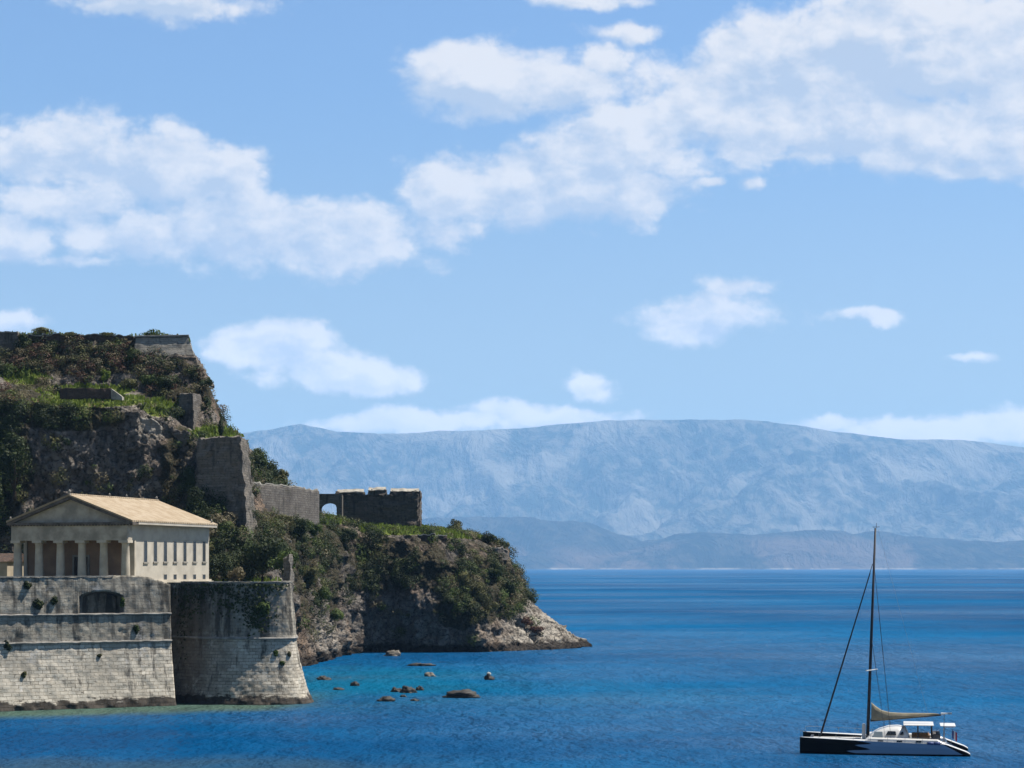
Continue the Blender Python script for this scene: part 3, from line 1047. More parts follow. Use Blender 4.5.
def wall_off(z):
    """inward set-back of the battered face at height z"""
    if z < 9.4:
        return 2.1 * (1 - (1 - z / 9.4) ** 1.25)
    return 2.1 + (z - 9.4) * 0.06


def sea_wall():
    root = empty('sea_wall', (A0.x, A0.y, 0), 0, 'long weathered battered stone sea wall with an arched gunport, left of the bastion', 'wall')
    L0, L1 = -14.0, (A1 - A0).length - 0.3
    topk = np.array([(-14, 18.55), (17.0, 18.6), (18.0, 18.85), (21.5, 18.8), (23.5, 18.25), (25.3, 17.6), (29, 17.5)])
    n = 150
    s = np.linspace(L0, L1, n)
    zt = np.interp(s, topk[:, 0], topk[:, 1]) + 0.06 * fbm(np.stack([s, 0 * s, 0 * s], 1) / 1.3, 3)
    nz = 72
    t = np.linspace(0, 1, nz)
    S_, T_ = np.meshgrid(s, t)
    Zt = np.tile(zt, (nz, 1))
    Z = -2.5 + T_ * (Zt + 2.5)
    O = np.vectorize(wall_off)(np.maximum(Z, 0))
    px_ = A0.x + wd.x * S_ - wn.x * O
    py_ = A0.y + wd.y * S_ - wn.y * O
    fr = np.stack([px_.ravel(), py_.ravel(), Z.ravel()], 1)
    nn = 0.07 * fbm(fr / 1.1, 4, 0.65) + 0.09 * (cells(fr / np.array([1.2, 1.2, .8])) - .5)
    foot = np.clip(1.3 - fr[:, 2], 0, 1.5)
    nn = nn + foot * (0.5 * (cells(fr / 1.1 + 9) - 0.3))
    fr[:, 0] += wn.x * nn
    fr[:, 1] += wn.y * nn
    # top, back and bottom strips close the solid
    depth = 5.5
    topi = fr[(nz - 1) * n:].copy()
    topb = topi.copy()
    topb[:, 0] -= wn.x * depth
    topb[:, 1] -= wn.y * depth
    botb = topb.copy()
    botb[:, 2] = -2.5
    v = np.concatenate([fr, topb, botb])
    f = grid_faces(n, nz).tolist()
    a, b_, c = (nz - 1) * n, nz * n, (nz + 1) * n
    for i in range(n - 1):
        f.append((a + i, a + i + 1, b_ + i + 1, b_ + i))
        f.append((b_ + i, b_ + i + 1, c + i + 1, c + i))
        f.append((c + i, c + i + 1, i + 1, i))
    uv = np.concatenate([np.stack([S_.ravel(), Z.ravel()], 1), np.stack([s, zt + depth], 1), np.stack([s, zt * 0 - 3], 1)])
    left = [r_ * n for r_ in range(nz)] + [b_, c]
    right = [r_ * n + n - 1 for r_ in range(nz)] + [b_ + n - 1, c + n - 1]
    o = np_mesh('wall_face', v - np.array([A0.x, A0.y, 0]), f, M_WALL, root, uv=uv)
    bm = bmesh.new()
    bm.from_mesh(o.data)
    bm.verts.ensure_lookup_table()
    bm.faces.new([bm.verts[i] for i in left][::-1])
    bm.faces.new([bm.verts[i] for i in right])
    bmesh.ops.recalc_face_normals(bm, faces=bm.faces)
    bm.to_mesh(o.data)
    bm.free()
    # gunport: a real arched recess cut into the wall
    s0, s1 = 9.9, 18.4
    zb, zs, zc = 13.45, 16.0, 16.95
    pts = [(s0, zb), (s1, zb), (s1, zs - .2)] + [((s0 + s1) / 2 + (s1 - s0) / 2 * math.cos(a), zs + (zc - zs) * math.sin(a)) for a in np.linspace(0.15, math.pi - 0.15, 9)] + [(s0, zs - .2)]
    cut = MB()
    lo = [(wd.x * q[0] + wn.x * 1.0, wd.y * q[0] + wn.y * 1.0, q[1]) for q in pts]
    hi = [(wd.x * (s1 - (s1 - q[0]) * .52) - wn.x * 6.2, wd.y * (s1 - (s1 - q[0]) * .52) - wn.y * 6.2, zb + (q[1] - zb) * .8) for q in pts]
    cut.hexa(lo, hi)
    cutter = cut.build('cutter', M_WALL, root)
    bpy.context.view_layer.update()
    md = o.modifiers.new('b', 'BOOLEAN')
    md.operation = 'DIFFERENCE'
    md.object = cutter
    md.solver = 'EXACT'
    dg = bpy.context.evaluated_depsgraph_get()
    me = bpy.data.meshes.new_from_object(o.evaluated_get(dg))
    o.modifiers.clear()
    o.data = me
    bpy.data.objects.remove(cutter)
    # two string courses (white stone ledges)
    for z, rad in ((9.35, 0.2), (13.3, 0.17)):
        mb = MB()
        pts = []
        s_end = L1 + .05
        for q in np.linspace(L0, s_end, 60):
            o_ = wall_off(z) - 0.10
            pts.append((wd.x * q - wn.x * o_, wd.y * q - wn.y * o_, z + 0.03 * math.sin(q * 2.1) + .02 * math.sin(q * 5.3)))
        mb.tube(pts, rad, 6)
        mb.build('string_course', M_CORDON, root)
    # pale coping along the top
    mb = MB()
    qs = np.linspace(L0, 17.0, 50)
    for q0, q1 in zip(qs[:-1], qs[1:]):
        zz = np.interp((q0 + q1) / 2, topk[:, 0], topk[:, 1]) + 0.05 + random.uniform(-.04, .04)
        o_ = wall_off(18.6)
        pa = Vector((wd.x * q0 - wn.x * (o_ - .12), wd.y * q0 - wn.y * (o_ - .12)))
        pb = Vector((wd.x * q1 - wn.x * (o_ - .12), wd.y * q1 - wn.y * (o_ - .12)))
        pc = pb - Vector((wn.x, wn.y)) * 1.1
        pd = pa - Vector((wn.x, wn.y)) * 1.1
        mb.prism([(pa.x, pa.y), (pb.x - .02, pb.y), (pc.x - .02, pc.y), (pd.x, pd.y)], zz, zz + 0.16)
    mb.build('coping', M_COPE, root)
    return root


sea_wall()


def bast_off(z):
    if z < 9.5:
        return 2.25 * (1 - (1 - max(z, 0) / 9.5) ** 1.45)
    return 2.25 + (z - 9.5) * 0.085


def bastion_plan():
    """outline at the water line: list of (x, y, normal angle)"""
    seg = [(-7, -48), (0, -44), (4, -34), (8, -21), (14, 4), (17.0, 13), (19.0, 27), (21.2, 58), (23.5, 86), (27, 97), (62, 104)]
    seg = np.array(seg, float)
    s = np.concatenate([np.arange(-7, 28, 0.2), np.arange(28, 62, 1.0)])
    a = np.interp(s, seg[:, 0], seg[:, 1])
    for _ in range(6):
        a[1:-1] = .25 * a[:-2] + .5 * a[1:-1] + .25 * a[2:]
    x, y = -54.5, 301.2
    out = []
    for i in range(len(s)):
        out.append((x, y, R(a[i]), s[i]))
        if i + 1 < len(s):
            ds = s[i + 1] - s[i]
            x += math.cos(R(a[i])) * ds
            y += math.sin(R(a[i])) * ds
    return out


BP = bastion_plan()


def bastion():
    root = empty('bastion', (-38, 295, 0), 0, 'rounded flared stone bastion with dark shaded face and sunlit right edge, standing in the sea', 'bastion')
    ox, oy = -38, 295
    n = len(BP)
    B = np.array(BP)
    nz = 80
    ztop = 17.75
    zs = np.concatenate([np.linspace(-2.5, 0, 5)[:-1], np.linspace(0, ztop, nz)])
    V_, uv = [], []
    for z in zs:
        o_ = bast_off(z)
        x = B[:, 0] - np.sin(B[:, 2]) * o_
        y = B[:, 1] + np.cos(B[:, 2]) * o_
        V_.append(np.stack([x, y, np.full(n, z)], 1))
        uv.append(np.stack([B[:, 3], np.full(n, z)], 1))
    G = np.concatenate(V_)
    nrm = np.tile(np.stack([np.sin(B[:, 2]), -np.cos(B[:, 2])], 1), (len(zs), 1))
    d = 0.07 * fbm(G / 1.1, 4, 0.65) + 0.09 * (cells(G / np.array([1.2, 1.2, .8])) - .5) + np.clip(1.3 - G[:, 2], 0, 1.5) * 0.5 * (cells(G / 1.1 + 9) - 0.3)
    G[:, 0] += nrm[:, 0] * d
    G[:, 1] += nrm[:, 1] * d
    topring = G[-n:].copy()
    inner = topring.copy()
    inner[:, 0] -= nrm[-n:, 0] * 1.6
    inner[:, 1] -= nrm[-n:, 1] * 1.6
    low = inner.copy()
    low[:, 2] = TER - .4
    allv = np.concatenate([G, inner, low])
    nzz = len(zs)
    f = grid_faces(n, nzz + 2)
    allv[:, 0] -= ox
    allv[:, 1] -= oy
    UV = np.concatenate(uv + [np.stack([B[:, 3], np.full(n, ztop + 1.6)], 1), np.stack([B[:, 3], np.full(n, ztop + 3)], 1)])
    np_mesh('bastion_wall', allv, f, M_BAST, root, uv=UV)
    # string course
    mb = MB()
    o_ = bast_off(9.6) - 0.10
    mb.tube([(b_[0] - math.sin(b_[2]) * o_ - ox, b_[1] + math.cos(b_[2]) * o_ - oy, 9.6) for b_ in BP[::3]], 0.2, 6)
    mb.build('string_course', M_CORDON, root)
    mb = MB()
    o_ = bast_off(ztop)
    bb = BP[20:187:3]
    for p0, p1 in zip(bb[:-1], bb[1:]):
        q = []
        for (b_, k) in ((p0, -.1), (p1, -.1), (p1, 1.2), (p0, 1.2)):
            q.append((b_[0] - math.sin(b_[2]) * (o_ + k) - ox, b_[1] + math.cos(b_[2]) * (o_ + k) - oy))
        zz = ztop + random.uniform(-.02, .04)
        mb.prism(q, zz + .01, zz + .17)
    mb.build('coping', M_COPE, root)
    return root


bastion()


def terrace():
    pts = []
    o_ = wall_off(17) + 4.9
    for q in (-14, 5, 17):
        p = A0 + wd * q - wn * o_
        pts.append((p.x, p.y))
    for b_ in BP[0:185:6]:
        k = bast_off(17) + 1.2
        pts.append((b_[0] - math.sin(b_[2]) * k, b_[1] + math.cos(b_[2]) * k))
    pts += [(-38, 330), (-40, 362), (-47, 398), (-120, 398), (-125, 270)]
    m_, gg, b = new_mat('dry_grass_ground')
    p = posn(gg)
    n1 = gg.noise(p, 0.25, 5, 0.6)
    gg.put(b.inputs['Base Color'], gg.mix(gg.ss(n1, .4, .6), (0.10, 0.12, 0.035), (0.32, 0.27, 0.16)))
    mb = MB()
    mb.prism(pts, TER - 3.0, TER)
    o = mb.build('terrace_ground', m_)
    tag(o, 'dry grass terrace behind the sea wall where the church stands', 'ground', kind='structure')


terrace()

# embrasure floor seen bright between wall and bastion is open terrace; rubble footing of the wall
M_RUB = mat_plain('wet_rubble', (0.11, 0.085, 0.065), 0.8, 0.6, 1.2, 0.4)
M_SEAROCK = mat_plain('wet_dark_rock', (0.048, 0.044, 0.037), 0.75, 0.6, 0.9, 0.4)
M_SEAROCKP = mat_plain('pale_rock', (0.30, 0.27, 0.225), 0.9, 0.5, 0.9)


def rock_mesh(rx, ry, rz, seed, nu=26, nv=14):
    th = np.linspace(0, 2 * math.pi, nu, endpoint=False)
    ph = np.linspace(-0.55, math.pi / 2, nv)
    T_, P_ = np.meshgrid(th, ph)
    d = np.stack([np.cos(T_) * np.cos(P_), np.sin(T_) * np.cos(P_), np.sin(P_)], 2).reshape(-1, 3)
    r_ = 1 + 0.32 * fbm(d * 1.3 + seed * 7.7, 4, .6) + 0.28 * (cells(d * 2.2 + seed * 3.1) - .5) + 0.22 * (cells(d * 4.5 + seed * 1.7) - .5)
    v = d * r_[:, None] * np.array([rx, ry, rz])
    a = np.arange(nu * nv).reshape(nv, nu)
    f = []
    for j in range(nv - 1):
        for i in range(nu):
            f.append((a[j, i], a[j, (i + 1) % nu], a[j + 1, (i + 1) % nu], a[j + 1, i]))
    return v, np.array(f)


def sea_rock(px, py, wpx, hpx, mat, label, seed, pale=None):
    Y = CH * F / (py - HY)
    w_ = wpx / F * Y / 2
    h_ = hpx / F * Y
    v, f = rock_mesh(w_, w_ * 0.75, h_, seed)
    o = np_mesh('sea_rock', v, f, mat, origin=(0, 0, 0))
    o.location = ((px - CX) / F * Y, Y + w_ * .6, -0.06)
    tag(o, label, 'rock', 'rocks in the shallow water')
    return o


ROCKS = [(462, 698, 38, 7, 0, 'largest dark rock lying alone in the bay, long and low'),
         (386, 701.5, 17, 5, 0, 'dark flat rock at the left front of the little cluster of rocks'),
         (396, 692, 11, 4.5, 0, 'small rounded rock touching the left side of the high rock of the cluster'),
         (408, 693, 15, 6, 0, 'tallest dark rock in the middle of the little cluster of rocks'),
         (419.5, 690.5, 8, 4, 0, 'small rock just right of the tallest rock of the cluster'),
         (403.5, 697, 6, 2.5, 0, 'tiniest rock breaking the surface in front of the tallest rock of the cluster'),
         (414.5, 701, 9, 2, 0, 'barely showing flat rock at the right front of the cluster'),
         (489, 680, 9, 6, 0, 'lone small upright dark rock with a white top, farthest right in the bay'),
         (430, 676.5, 11, 4, 1, 'low pale rock alone between the cluster and the headland'),
         (355, 686, 8, 5, 0, 'small dark pointed rock left of the cluster'),
         (338, 690, 11, 2.5, 0, 'flat half sunk rock left of the small pointed rock'),
         (323, 680, 13, 4, 0, 'brown rock lying close to the right edge of the bastion'),
         (421, 666, 24, 3, 0, 'long thin reef rock near the foot of the headland'),
         (392, 656, 16, 5, 1, 'pale boulder at the foot of the headland cliff')]
ROCK_TOP = mat_plain('white_crust', (0.8, 0.77, 0.70), 0.9, 0.3, 1.0)
for i, (px, py, w_, h_, k, lab) in enumerate(ROCKS):
    ro = sea_rock(px, py, w_, h_, (M_SEAROCK, M_SEAROCKP)[k], lab, i)
    if px == 489:
        zs_ = np.array([v_.co.z for v_ in ro.data.vertices])
        hi_ = [v_.co for v_ in ro.data.vertices if v_.co.z > zs_.max() * 0.86]
        cxr, cyr = sum(c.x for c in hi_) / len(hi_), sum(c.y for c in hi_) / len(hi_)
        k_ = 0.32 if px == 489 else 0.9
        v, f = rock_mesh(k_ * 1.2, k_ * .8, k_ * (.8 if px == 489 else .35), 40 + i, 16, 8)
        v = v + np.array([cxr, cyr, zs_.max() * .88])
        np_mesh('white_crust' if px == 489 else 'dry_growth', v, f, ROCK_TOP if px == 489 else L_OLIVE, ro)



# ================================================================== church
def church():
    root = empty('church', (-64.6, 340, TER), R(-17), 'neoclassical church with six plain columns under a pediment and a cream tiled roof', 'church')
    m_plaster = mat_plain('pale_plaster', (0.70, 0.645, 0.55), 0.9, 0.25, 0.35)  # the plaster's own tone, for walls, eaves and window frames
    m_col = mat_plain('column_stone', (0.78, 0.70, 0.57), 0.9, 0.3, 0.5)
    m_front = mat_plain('weathered_pediment_stone', (0.68, 0.61, 0.50), 0.9, 0.45, 0.5)
    m_corn = mat_plain('stained_cornice_stone', (0.22, 0.19, 0.165), 0.9, 0.6, 0.6)
    m_in = mat_plain('brown_porch_wall', (0.46, 0.315, 0.22), 0.9, 0.35, 0.3)
    m_door = mat_plain('dark_door_wood', (0.055, 0.035, 0.025), 0.6, 0.3, 1)
    m_win = mat_plain('dark_window_glass', (0.05, 0.055, 0.06), 0.25, 0.3, 1, 0.5)
    m_sill = mat_plain('window_sill_stone', (0.40, 0.375, 0.33), 0.9, 0.3, 1)
    m_roof, gg, b = new_mat('cream_roof_tiles')
    p = gg.n('ShaderNodeTexCoord').outputs['Object']
    wv = gg.n('ShaderNodeTexWave', wave_type='BANDS', bands_direction='Y')
    gg.put(wv.inputs['Vector'], p)
    wv.inputs['Scale'].default_value = 0.42
    wv.inputs['Distortion'].default_value = 0.6
    rc = gg.mix(gg.ss(gg.noise(p, 0.6, 5, .65), .35, .65), (0.45, 0.345, 0.225), (0.61, 0.50, 0.36))
    rc = gg.mix(gg.ss(gg.noise(gg.scale(p, (1, 1, 3)), 3.0, 3, .6), .5, .75, 0, .5), rc, (0.72, 0.62, 0.46))
    rc = gg.mix(gg.ss(wv.outputs['Fac'], 0.35, 0.05, 0, 0.35), rc, (0.30, 0.21, 0.12))
    gg.put(b.inputs['Base Color'], rc)
    bump(gg, b, wv.outputs['Fac'], 1.0, 0.2)
    # local frame: x to the right along the front, y to the back; eave corners at x=-24.3..0, y=0..31.7
    WD, LN = 24.3, 33.6
    EV = 27.8 - TER          # eave height
    AP = 32.3 - TER
    OH = 1.25                # side overhang
    xl, xr = -WD + 0.7, -OH
    y0, y1 = 0.7, LN - 0.5
    yp = 4.2                 # porch depth: main wall starts here
    # stylobate steps
    mb = MB().box((xl - .5, y0 - .6, -.3), (xr + .5, y1 + .3, .3)).box((xl - .2, y0 - .3, .3), (xr + .2, y1 + .1, .6))
    mb.build('stylobate', m_col, root)
    colh = 24.65 - TER
    # six columns with base-less doric shaft and capital
    for k in range(6):
        x = xl + 0.75 + k * ((xr - xl - 1.5) / 5)
        c = MB()
        c.lathe([(0.78, 0.6), (0.78, 1.0), (0.75, 2.5), (0.70, 4.5), (0.63, colh - .75), (0.66, colh - .7), (0.66, colh - .62), (0.82, colh - .42)], 20, (x, y0 + .8, 0))
        col = c.build('column', m_col, root, smooth=True)
        MB().box((x - .9, y0 - .1, colh - .42), (x + .9, y0 + 1.7, colh)).build('capital', m_col, col)
    # main walls (three sides + front wall of the porch)
    t = 0.6
    wallx = xr - 0.28
    wb = MB()
    wb.box((wallx - t, yp, .6), (wallx, y1, colh + .3))
    wb.box((xl + .28, yp, .6), (xl + .28 + t, y1, colh + .3))
    wb.box((xl + .28 + t + .003, y1 - t, .6), (wallx - t - .003, y1 - .003, colh + .3))
    wb.build('wall', m_plaster, root)
    # porch back wall with door
    pb = MB().box((xl + .28 + t + .003, yp + .3, .6), (wallx - t - .003, yp + .9, colh + .2))
    pw_ = pb.build('porch_wall', m_in, root)
    xc = -WD / 2
    MB().box((xc - 1.3, yp + .18, .6), (xc + 1.3, yp + .297, 4.6)).build('door', m_door, pw_)
    MB().box((xc - 1.65, yp + .1, .6), (xc - 1.303, yp + .297, 4.95)).box((xc + 1.303, yp + .1, .6), (xc + 1.65, yp + .297, 4.95)).box((xc - 1.3, yp + .1, 4.603), (xc + 1.3, yp + .297, 4.95)).build('door_frame', m_sill, pw_)
    # entablature all round: architrave and frieze
    eb = MB()
    eb.box((xl - .05, y0 - .05, colh), (xr + .05, y0 + 1.65, EV - .45))
    eb.build('front_entablature', m_front, root)
    eb = MB()
    eb.box((xr - 1.6, y0 + 1.653, colh + .302), (wallx + .06, y1, EV - .4))
    eb.box((xl - .03, y0 + 1.653, colh + .302), (xl + 1.6, y1, EV - .4))
    eb.box((xl + 1.603, y1 - 1.2, colh + .302), (xr - 1.603, y1 - .003, EV - .4))
    eb.box((xr - 1.55, y0 + 1.653, colh - .02), (wallx + .05, yp - .003, colh + .3))
    eb.build('side_entablature', m_plaster, root)
    # ceiling of the porch
    MB().box((xl + 1.605, y0 + 1.655, colh + .1), (xr - 1.605, yp + .29, colh + .297)).build('porch_ceiling', m_front, root)
    # anta: square pier closing the porch side
    MB().box((wallx - t - .2, yp - .55, .6), (wallx + .1, yp - .003, colh - .025)).build('pier', m_col, root)
    # pediment: tympanum plus raking cornices plus horizontal cornice
    hc = MB().box((-WD + .1, y0 - .45, EV - .45), (-.1, y0 + 1.8, EV - .05))
    for k in range(40):
        x = -WD + .5 + k * ((WD - 1) / 39)
        hc.box((x - .15, y0 - .35, EV - .62), (x + .15, y0 - .06, EV - .453))
    hc.build('cornice', m_corn, root)
    ty = MB()
    pts = [(xl + .5, EV - .05), (xr - .5, EV - .05), (xc, AP - .55)]
    ty.hexa([(x, y0 + .35, z) for x, z in pts], [(x, y0 + 1.2, z) for x, z in pts])
    ty.build('pediment', m_front, root)
    rk = MB()
    for sgn in (-1, 1):
        xe = 0.0 if sgn > 0 else -WD
        a = Vector((xe, 0, EV))
        bq = Vector((xc, 0, AP))
        dn = Vector((0, 0, -.55))
        e = sgn * -0.004
        lo = [a + Vector((0, y0 - .5, 0)) + dn * .9, bq + Vector((e, y0 - .5, 0)) + dn, bq + Vector((e, y0 - .5, -.02)), a + Vector((0, y0 - .5, -.02))]
        hi = [q + Vector((0, 1.4, 0)) for q in lo]
        rk.hexa(lo, hi)
    rk.build('raking_cornice', m_corn, root)
    # roof: two thick slopes
    rf = MB()
    for sgn in (-1, 1):
        xe = 0.0 if sgn > 0 else -WD
        e = sgn * 0.003
        nq = 28
        lo = [Vector((xe, 0.05, EV)), Vector((xc + e, 0.05, AP)), Vector((xc + e, LN, AP)), Vector((xe, LN, EV))]
        hi = [q + Vector((0, 0, .28)) for q in lo]
        rf.hexa(lo, hi)
    rfo = rf.build('roof', m_roof, root)
    # round ridge tiles
    MB().tube([(xc, 0.1, AP + .3), (xc, LN - .05, AP + .3)], 0.16, 8).build('ridge', m_roof, rfo)
    # gutter cornice under the side eaves
    for sgn in (-1, 1):
        xe = -0.05 if sgn > 0 else -WD + .05
        g_ = MB()
        g_.box((min(xe, xe - sgn * OH * 1.05), y0 + 1.82, EV - .4), (max(xe, xe - sgn * OH * 1.05), LN - .1, EV - .012))
        g_.build('eave', m_plaster, root)
    # back gable
    gb = MB()
    pts = [(xl + .1, EV - .4), (xr - .1, EV - .4), (xc, AP - .25)]
    gb.hexa([(x, y1 - .55, z) for x, z in pts], [(x, y1 - .05, z) for x, z in pts])
    gb.build('gable', m_plaster, root)
    # acroteria on apex, ridge and corner
    for (x, y, z, s_) in ((xc, 0.4, AP + .28, .75), (xc, 14.6, AP + .42, .5), (xc, 21.0, AP + .42, .5), (xc, LN - .8, AP + .42, .55), (-.6, LN - 1.4, EV + .5, 0.55), (-WD + .6, .5, EV + .4, .55)):
        a = MB()
        a.box((x - .28 * s_, y - .28 * s_, z - .25), (x + .28 * s_, y + .28 * s_, z + .25 * s_))
        a.lathe([(.12 * s_, .25 * s_), (.3 * s_, .5 * s_), (.34 * s_, .75 * s_), (.2 * s_, 1.0 * s_), (.05 * s_, 1.2 * s_)], 10, (x, y, z))
        a.build('finial', m_sill, root)
    # windows on the sunlit side
    def along(px):
        k = (px - CX) / F
        c, s = math.cos(R(17)), math.sin(R(17))
        X0 = -64.6 + (wallx) * c
        Y0 = 340 + (wallx) * -s
        return (Y0 * k - X0) / (s - c * k)
    def zrow(py, tt):
        Y = 340 + wallx * -math.sin(R(17)) + tt * math.cos(R(17))
        return CH + (HY - py) / F * Y - TER
    for px in (145.5, 155.3, 165.3, 175.0, 184.8, 194.5, 204.0):
        tt = along(px)
        zt, zb_ = zrow(541.5, tt), zrow(561.5, tt)
        if px < 150:
            zt, zb_ = zrow(541, tt), zrow(562, tt)
        w_ = 0.62
        fr = MB()
        fr.box((wallx - .1, tt - w_ - .14, zb_), (wallx + .035, tt - w_, zt)).box((wallx - .1, tt + w_, zb_), (wallx + .035, tt + w_ + .14, zt)).box((wallx - .1, tt - w_ - .14, zt + .003), (wallx + .035, tt + w_ + .14, zt + .16))
        wf = fr.build('window', m_plaster, root)
        MB().box((wallx - .2, tt - w_ + .003, zb_ + .003), (wallx + .012, tt + w_ - .003, zt - .003)).build('pane', m_win, wf)
        MB().box((wallx - .1, tt - w_ - .25, zb_ - .32), (wallx + .2, tt + w_ + .25, zb_ - .08)).build('sill', m_sill, wf)
    for px in (165.3, 175.0, 184.8, 194.5, 204.0):
        tt = along(px)
        zt, zb_ = zrow(574.5, tt), zrow(581.5, tt)
        w_ = 0.6
        fr = MB()
        fr.box((wallx - .1, tt - w_ - .12, zb_), (wallx + .03, tt - w_, zt)).box((wallx - .1, tt + w_, zb_), (wallx + .03, tt + w_ + .12, zt)).box((wallx - .1, tt - w_ - .12, zt + .003), (wallx + .03, tt + w_ + .12, zt + .13))
        wf = fr.build('window', m_plaster, root)
        MB().box((wallx - .2, tt - w_ + .003, zb_ + .003), (wallx + .011, tt + w_ - .003, zt - .003)).build('pane', m_win, wf)
    return root


church()


# ================================================================== fortress walls and ruins
def poly_wall(name, pts_front, base_py, thick, mat, label, cat='wall', ztops=None, cope=None, batter=0.0, rough=0.25, parent=None):
    """a ruined wall run: pts_front = [(px, top_py, Y)], extruded down to base_py row and back by thick"""
    n = len(pts_front)
    P_ = []
    m = 40
    tt = np.linspace(0, n - 1, m)
    fx = np.array([[p[0], p[1], p[2]] for p in pts_front], float)
    bp = np.array(base_py if isinstance(base_py, (list, tuple)) else [base_py] * n, float)
    top, bot, tb, bb = [], [], [], []
    for t in tt:
        px = np.interp(t, range(n), fx[:, 0])
        py = np.interp(t, range(n), fx[:, 1])
        Y = np.interp(t, range(n), fx[:, 2])
        q = np.interp(t, range(n), bp)
        a = W(px, py, Y)
        jz = rough * (0.9 * float(perlin(np.array([[a.x / 1.5, a.y / 1.5, 3.3]]))[0]) + 1.6 * (float(cells(np.array([[a.x / 1.1, a.y / 1.1, 3.3]]))[0]) - .5))
        top.append((a.x, a.y, a.z + jz))
        b_ = W(px, q, Y)
        bot.append((a.x, a.y - batter, b_.z))
        tb.append((a.x, a.y + thick, a.z + jz * .6))
        bb.append((a.x, a.y + thick, b_.z))
    nz = 26
    rows = [np.array(bot) * (1 - k / (nz - 1)) + np.array(top) * k / (nz - 1) for k in range(nz)]
    fr = np.concatenate(rows)
    fr[:, 1] += rough * 0.9 * fbm(fr / 1.7, 3, .6)
    v = np.concatenate([fr, np.array(tb), np.array(bb)])
    f = grid_faces(m, nz + 2).tolist()
    a0 = [r_ * m for r_ in range(nz + 2)]
    # end caps as strips
    def cap(col):
        ids = [r_ * m + col for r_ in range(nz)]
        back_top, back_bot = nz * m + col, (nz + 1) * m + col
        v_extra = []
        base_i = None
        return ids, back_top, back_bot
    faces = list(f)
    vv = v.tolist()
    for col in (0, m - 1):
        ids, bt, bbt = cap(col)
        bi = len(vv)
        for k in range(nz):
            q = k / (nz - 1)
            vv.append([vv[bbt][j] * (1 - q) + vv[bt][j] * q for j in range(3)])
        for k in range(nz - 1):
            faces.append((ids[k], ids[k + 1], bi + k + 1, bi + k) if col else (ids[k], bi + k, bi + k + 1, ids[k + 1]))
    o = np_mesh(name, np.array(vv), faces, mat, parent=None)
    bm = bmesh.new()
    bm.from_mesh(o.data)
    bmesh.ops.recalc_face_normals(bm, faces=bm.faces)
    bm.to_mesh(o.data)
    bm.free()
    if label:
        tag(o, label, cat)
    if cope:
        c = MB()
        loc = Vector(o.location)
        for k in range(0, m - 1):
            a, b_ = Vector(top[k]) - loc, Vector(top[k + 1]) - loc
            z = max(a.z, b_.z)
            if (b_.xy - a.xy).length < 0.05:
                continue
            c.hexa([(a.x, a.y - .2, a.z + .02), (b_.x - .01, b_.y - .2, b_.z + .02), (b_.x - .01, b_.y + cope[0], b_.z + .02), (a.x, a.y + cope[0], a.z + .02)],
                   [(a.x, a.y - .2, a.z + cope[1]), (b_.x - .01, b_.y - .2, b_.z + cope[1]), (b_.x - .01, b_.y + cope[0], b_.z + cope[1]), (a.x, a.y + cope[0], a.z + cope[1])])
        c.build('coping', M_COPE, o)
    return o


def solid(name, lo, hi, mat, label=None, cat=None, parent=None, div=20, rough=0.2, sub=None):
    """rough battered block from 4 lower and 4 upper plan corners (ccw from front left)"""
    V_, F_ = [], []
    base = 0
    lo = [np.array(p, float) for p in lo]
    hi = [np.array(p, float) for p in hi]
    quads = [(lo[i], lo[(i + 1) % 4], hi[(i + 1) % 4], hi[i]) for i in range(4)] + [(hi[0], hi[1], hi[2], hi[3])]
    for q in quads:
        u = np.linspace(0, 1, div)
        A, B = np.meshgrid(u, u)
        A, B = A.ravel()[:, None], B.ravel()[:, None]
        p = (q[0] * (1 - A) + q[1] * A) * (1 - B) + (q[3] * (1 - A) + q[2] * A) * B
        V_.append(p)
        F_.append(grid_faces(div, div) + base)
        base += len(p)
    v = np.concatenate(V_)
    d = np.stack([fbm(v / 1.8 + k * 20, 3, .6) for k in range(3)], 1) * rough
    d += ((cells(v / np.array([1.0, 1.0, .6])) - .5) * rough)[:, None] * np.array([.5, .5, .3])
    v = v + d
    o = np_mesh(name, v, np.concatenate(F_), mat, parent)
    if label:
        tag(o, label, cat)
    return o


# summit bastion at the top right of the crag
def pts4(c):
    return [tuple(W(*p)) for p in c]


lo = [W(132, 378, 430), W(203, 378, 430), W(214, 378, 452), W(132, 378, 455)]
hi = [W(136, 338, 433.5), W(187.5, 337, 433.5), W(190, 338, 452), W(136, 338, 455)]
for k in (2, 3):
    lo[k].z = lo[0].z
    hi[k].z = hi[0].z
sb = empty('summit_bastion', (hi[0].x + 6, 436, lo[0].z), 0, 'pale grey walled corner bastion at the very top of the crag', 'bastion')
off = Vector(sb.location)


def rel(ps):
    return [tuple(Vector(p) - off) for p in ps]


midp = [lo[i].lerp(hi[i], 0.56) for i in range(4)]
solid('rough_base', rel(lo), rel(midp), M_ROCK and mat_masonry('rough_base_stone', (0.24, 0.2, 0.165), (0.17, 0.135, 0.105), (0.1, 0.08, 0.06), 0.7, .4, .6, wet=False, uvmap=False, moss=.6), parent=sb, rough=.55)
midq = [p + Vector((0, 0, .01)) for p in midp]
solid('dressed_wall', rel(midq), rel(hi), M_FORTP, parent=sb, rough=.12)
cp = MB()
cp.hexa([tuple(Vector(p) + Vector((dx, dy, .12)) ) for p, dx, dy in zip(rel(hi), (-.3, .35, .35, -.3), (-.35, -.35, .2, .2))],
        [tuple(Vector(p) + Vector((dx, dy, .5))) for p, dx, dy in zip(rel(hi), (-.3, .35, .35, -.3), (-.35, -.35, .2, .2))])
cp.build('coping', M_CORDON, sb, bevel=.05)

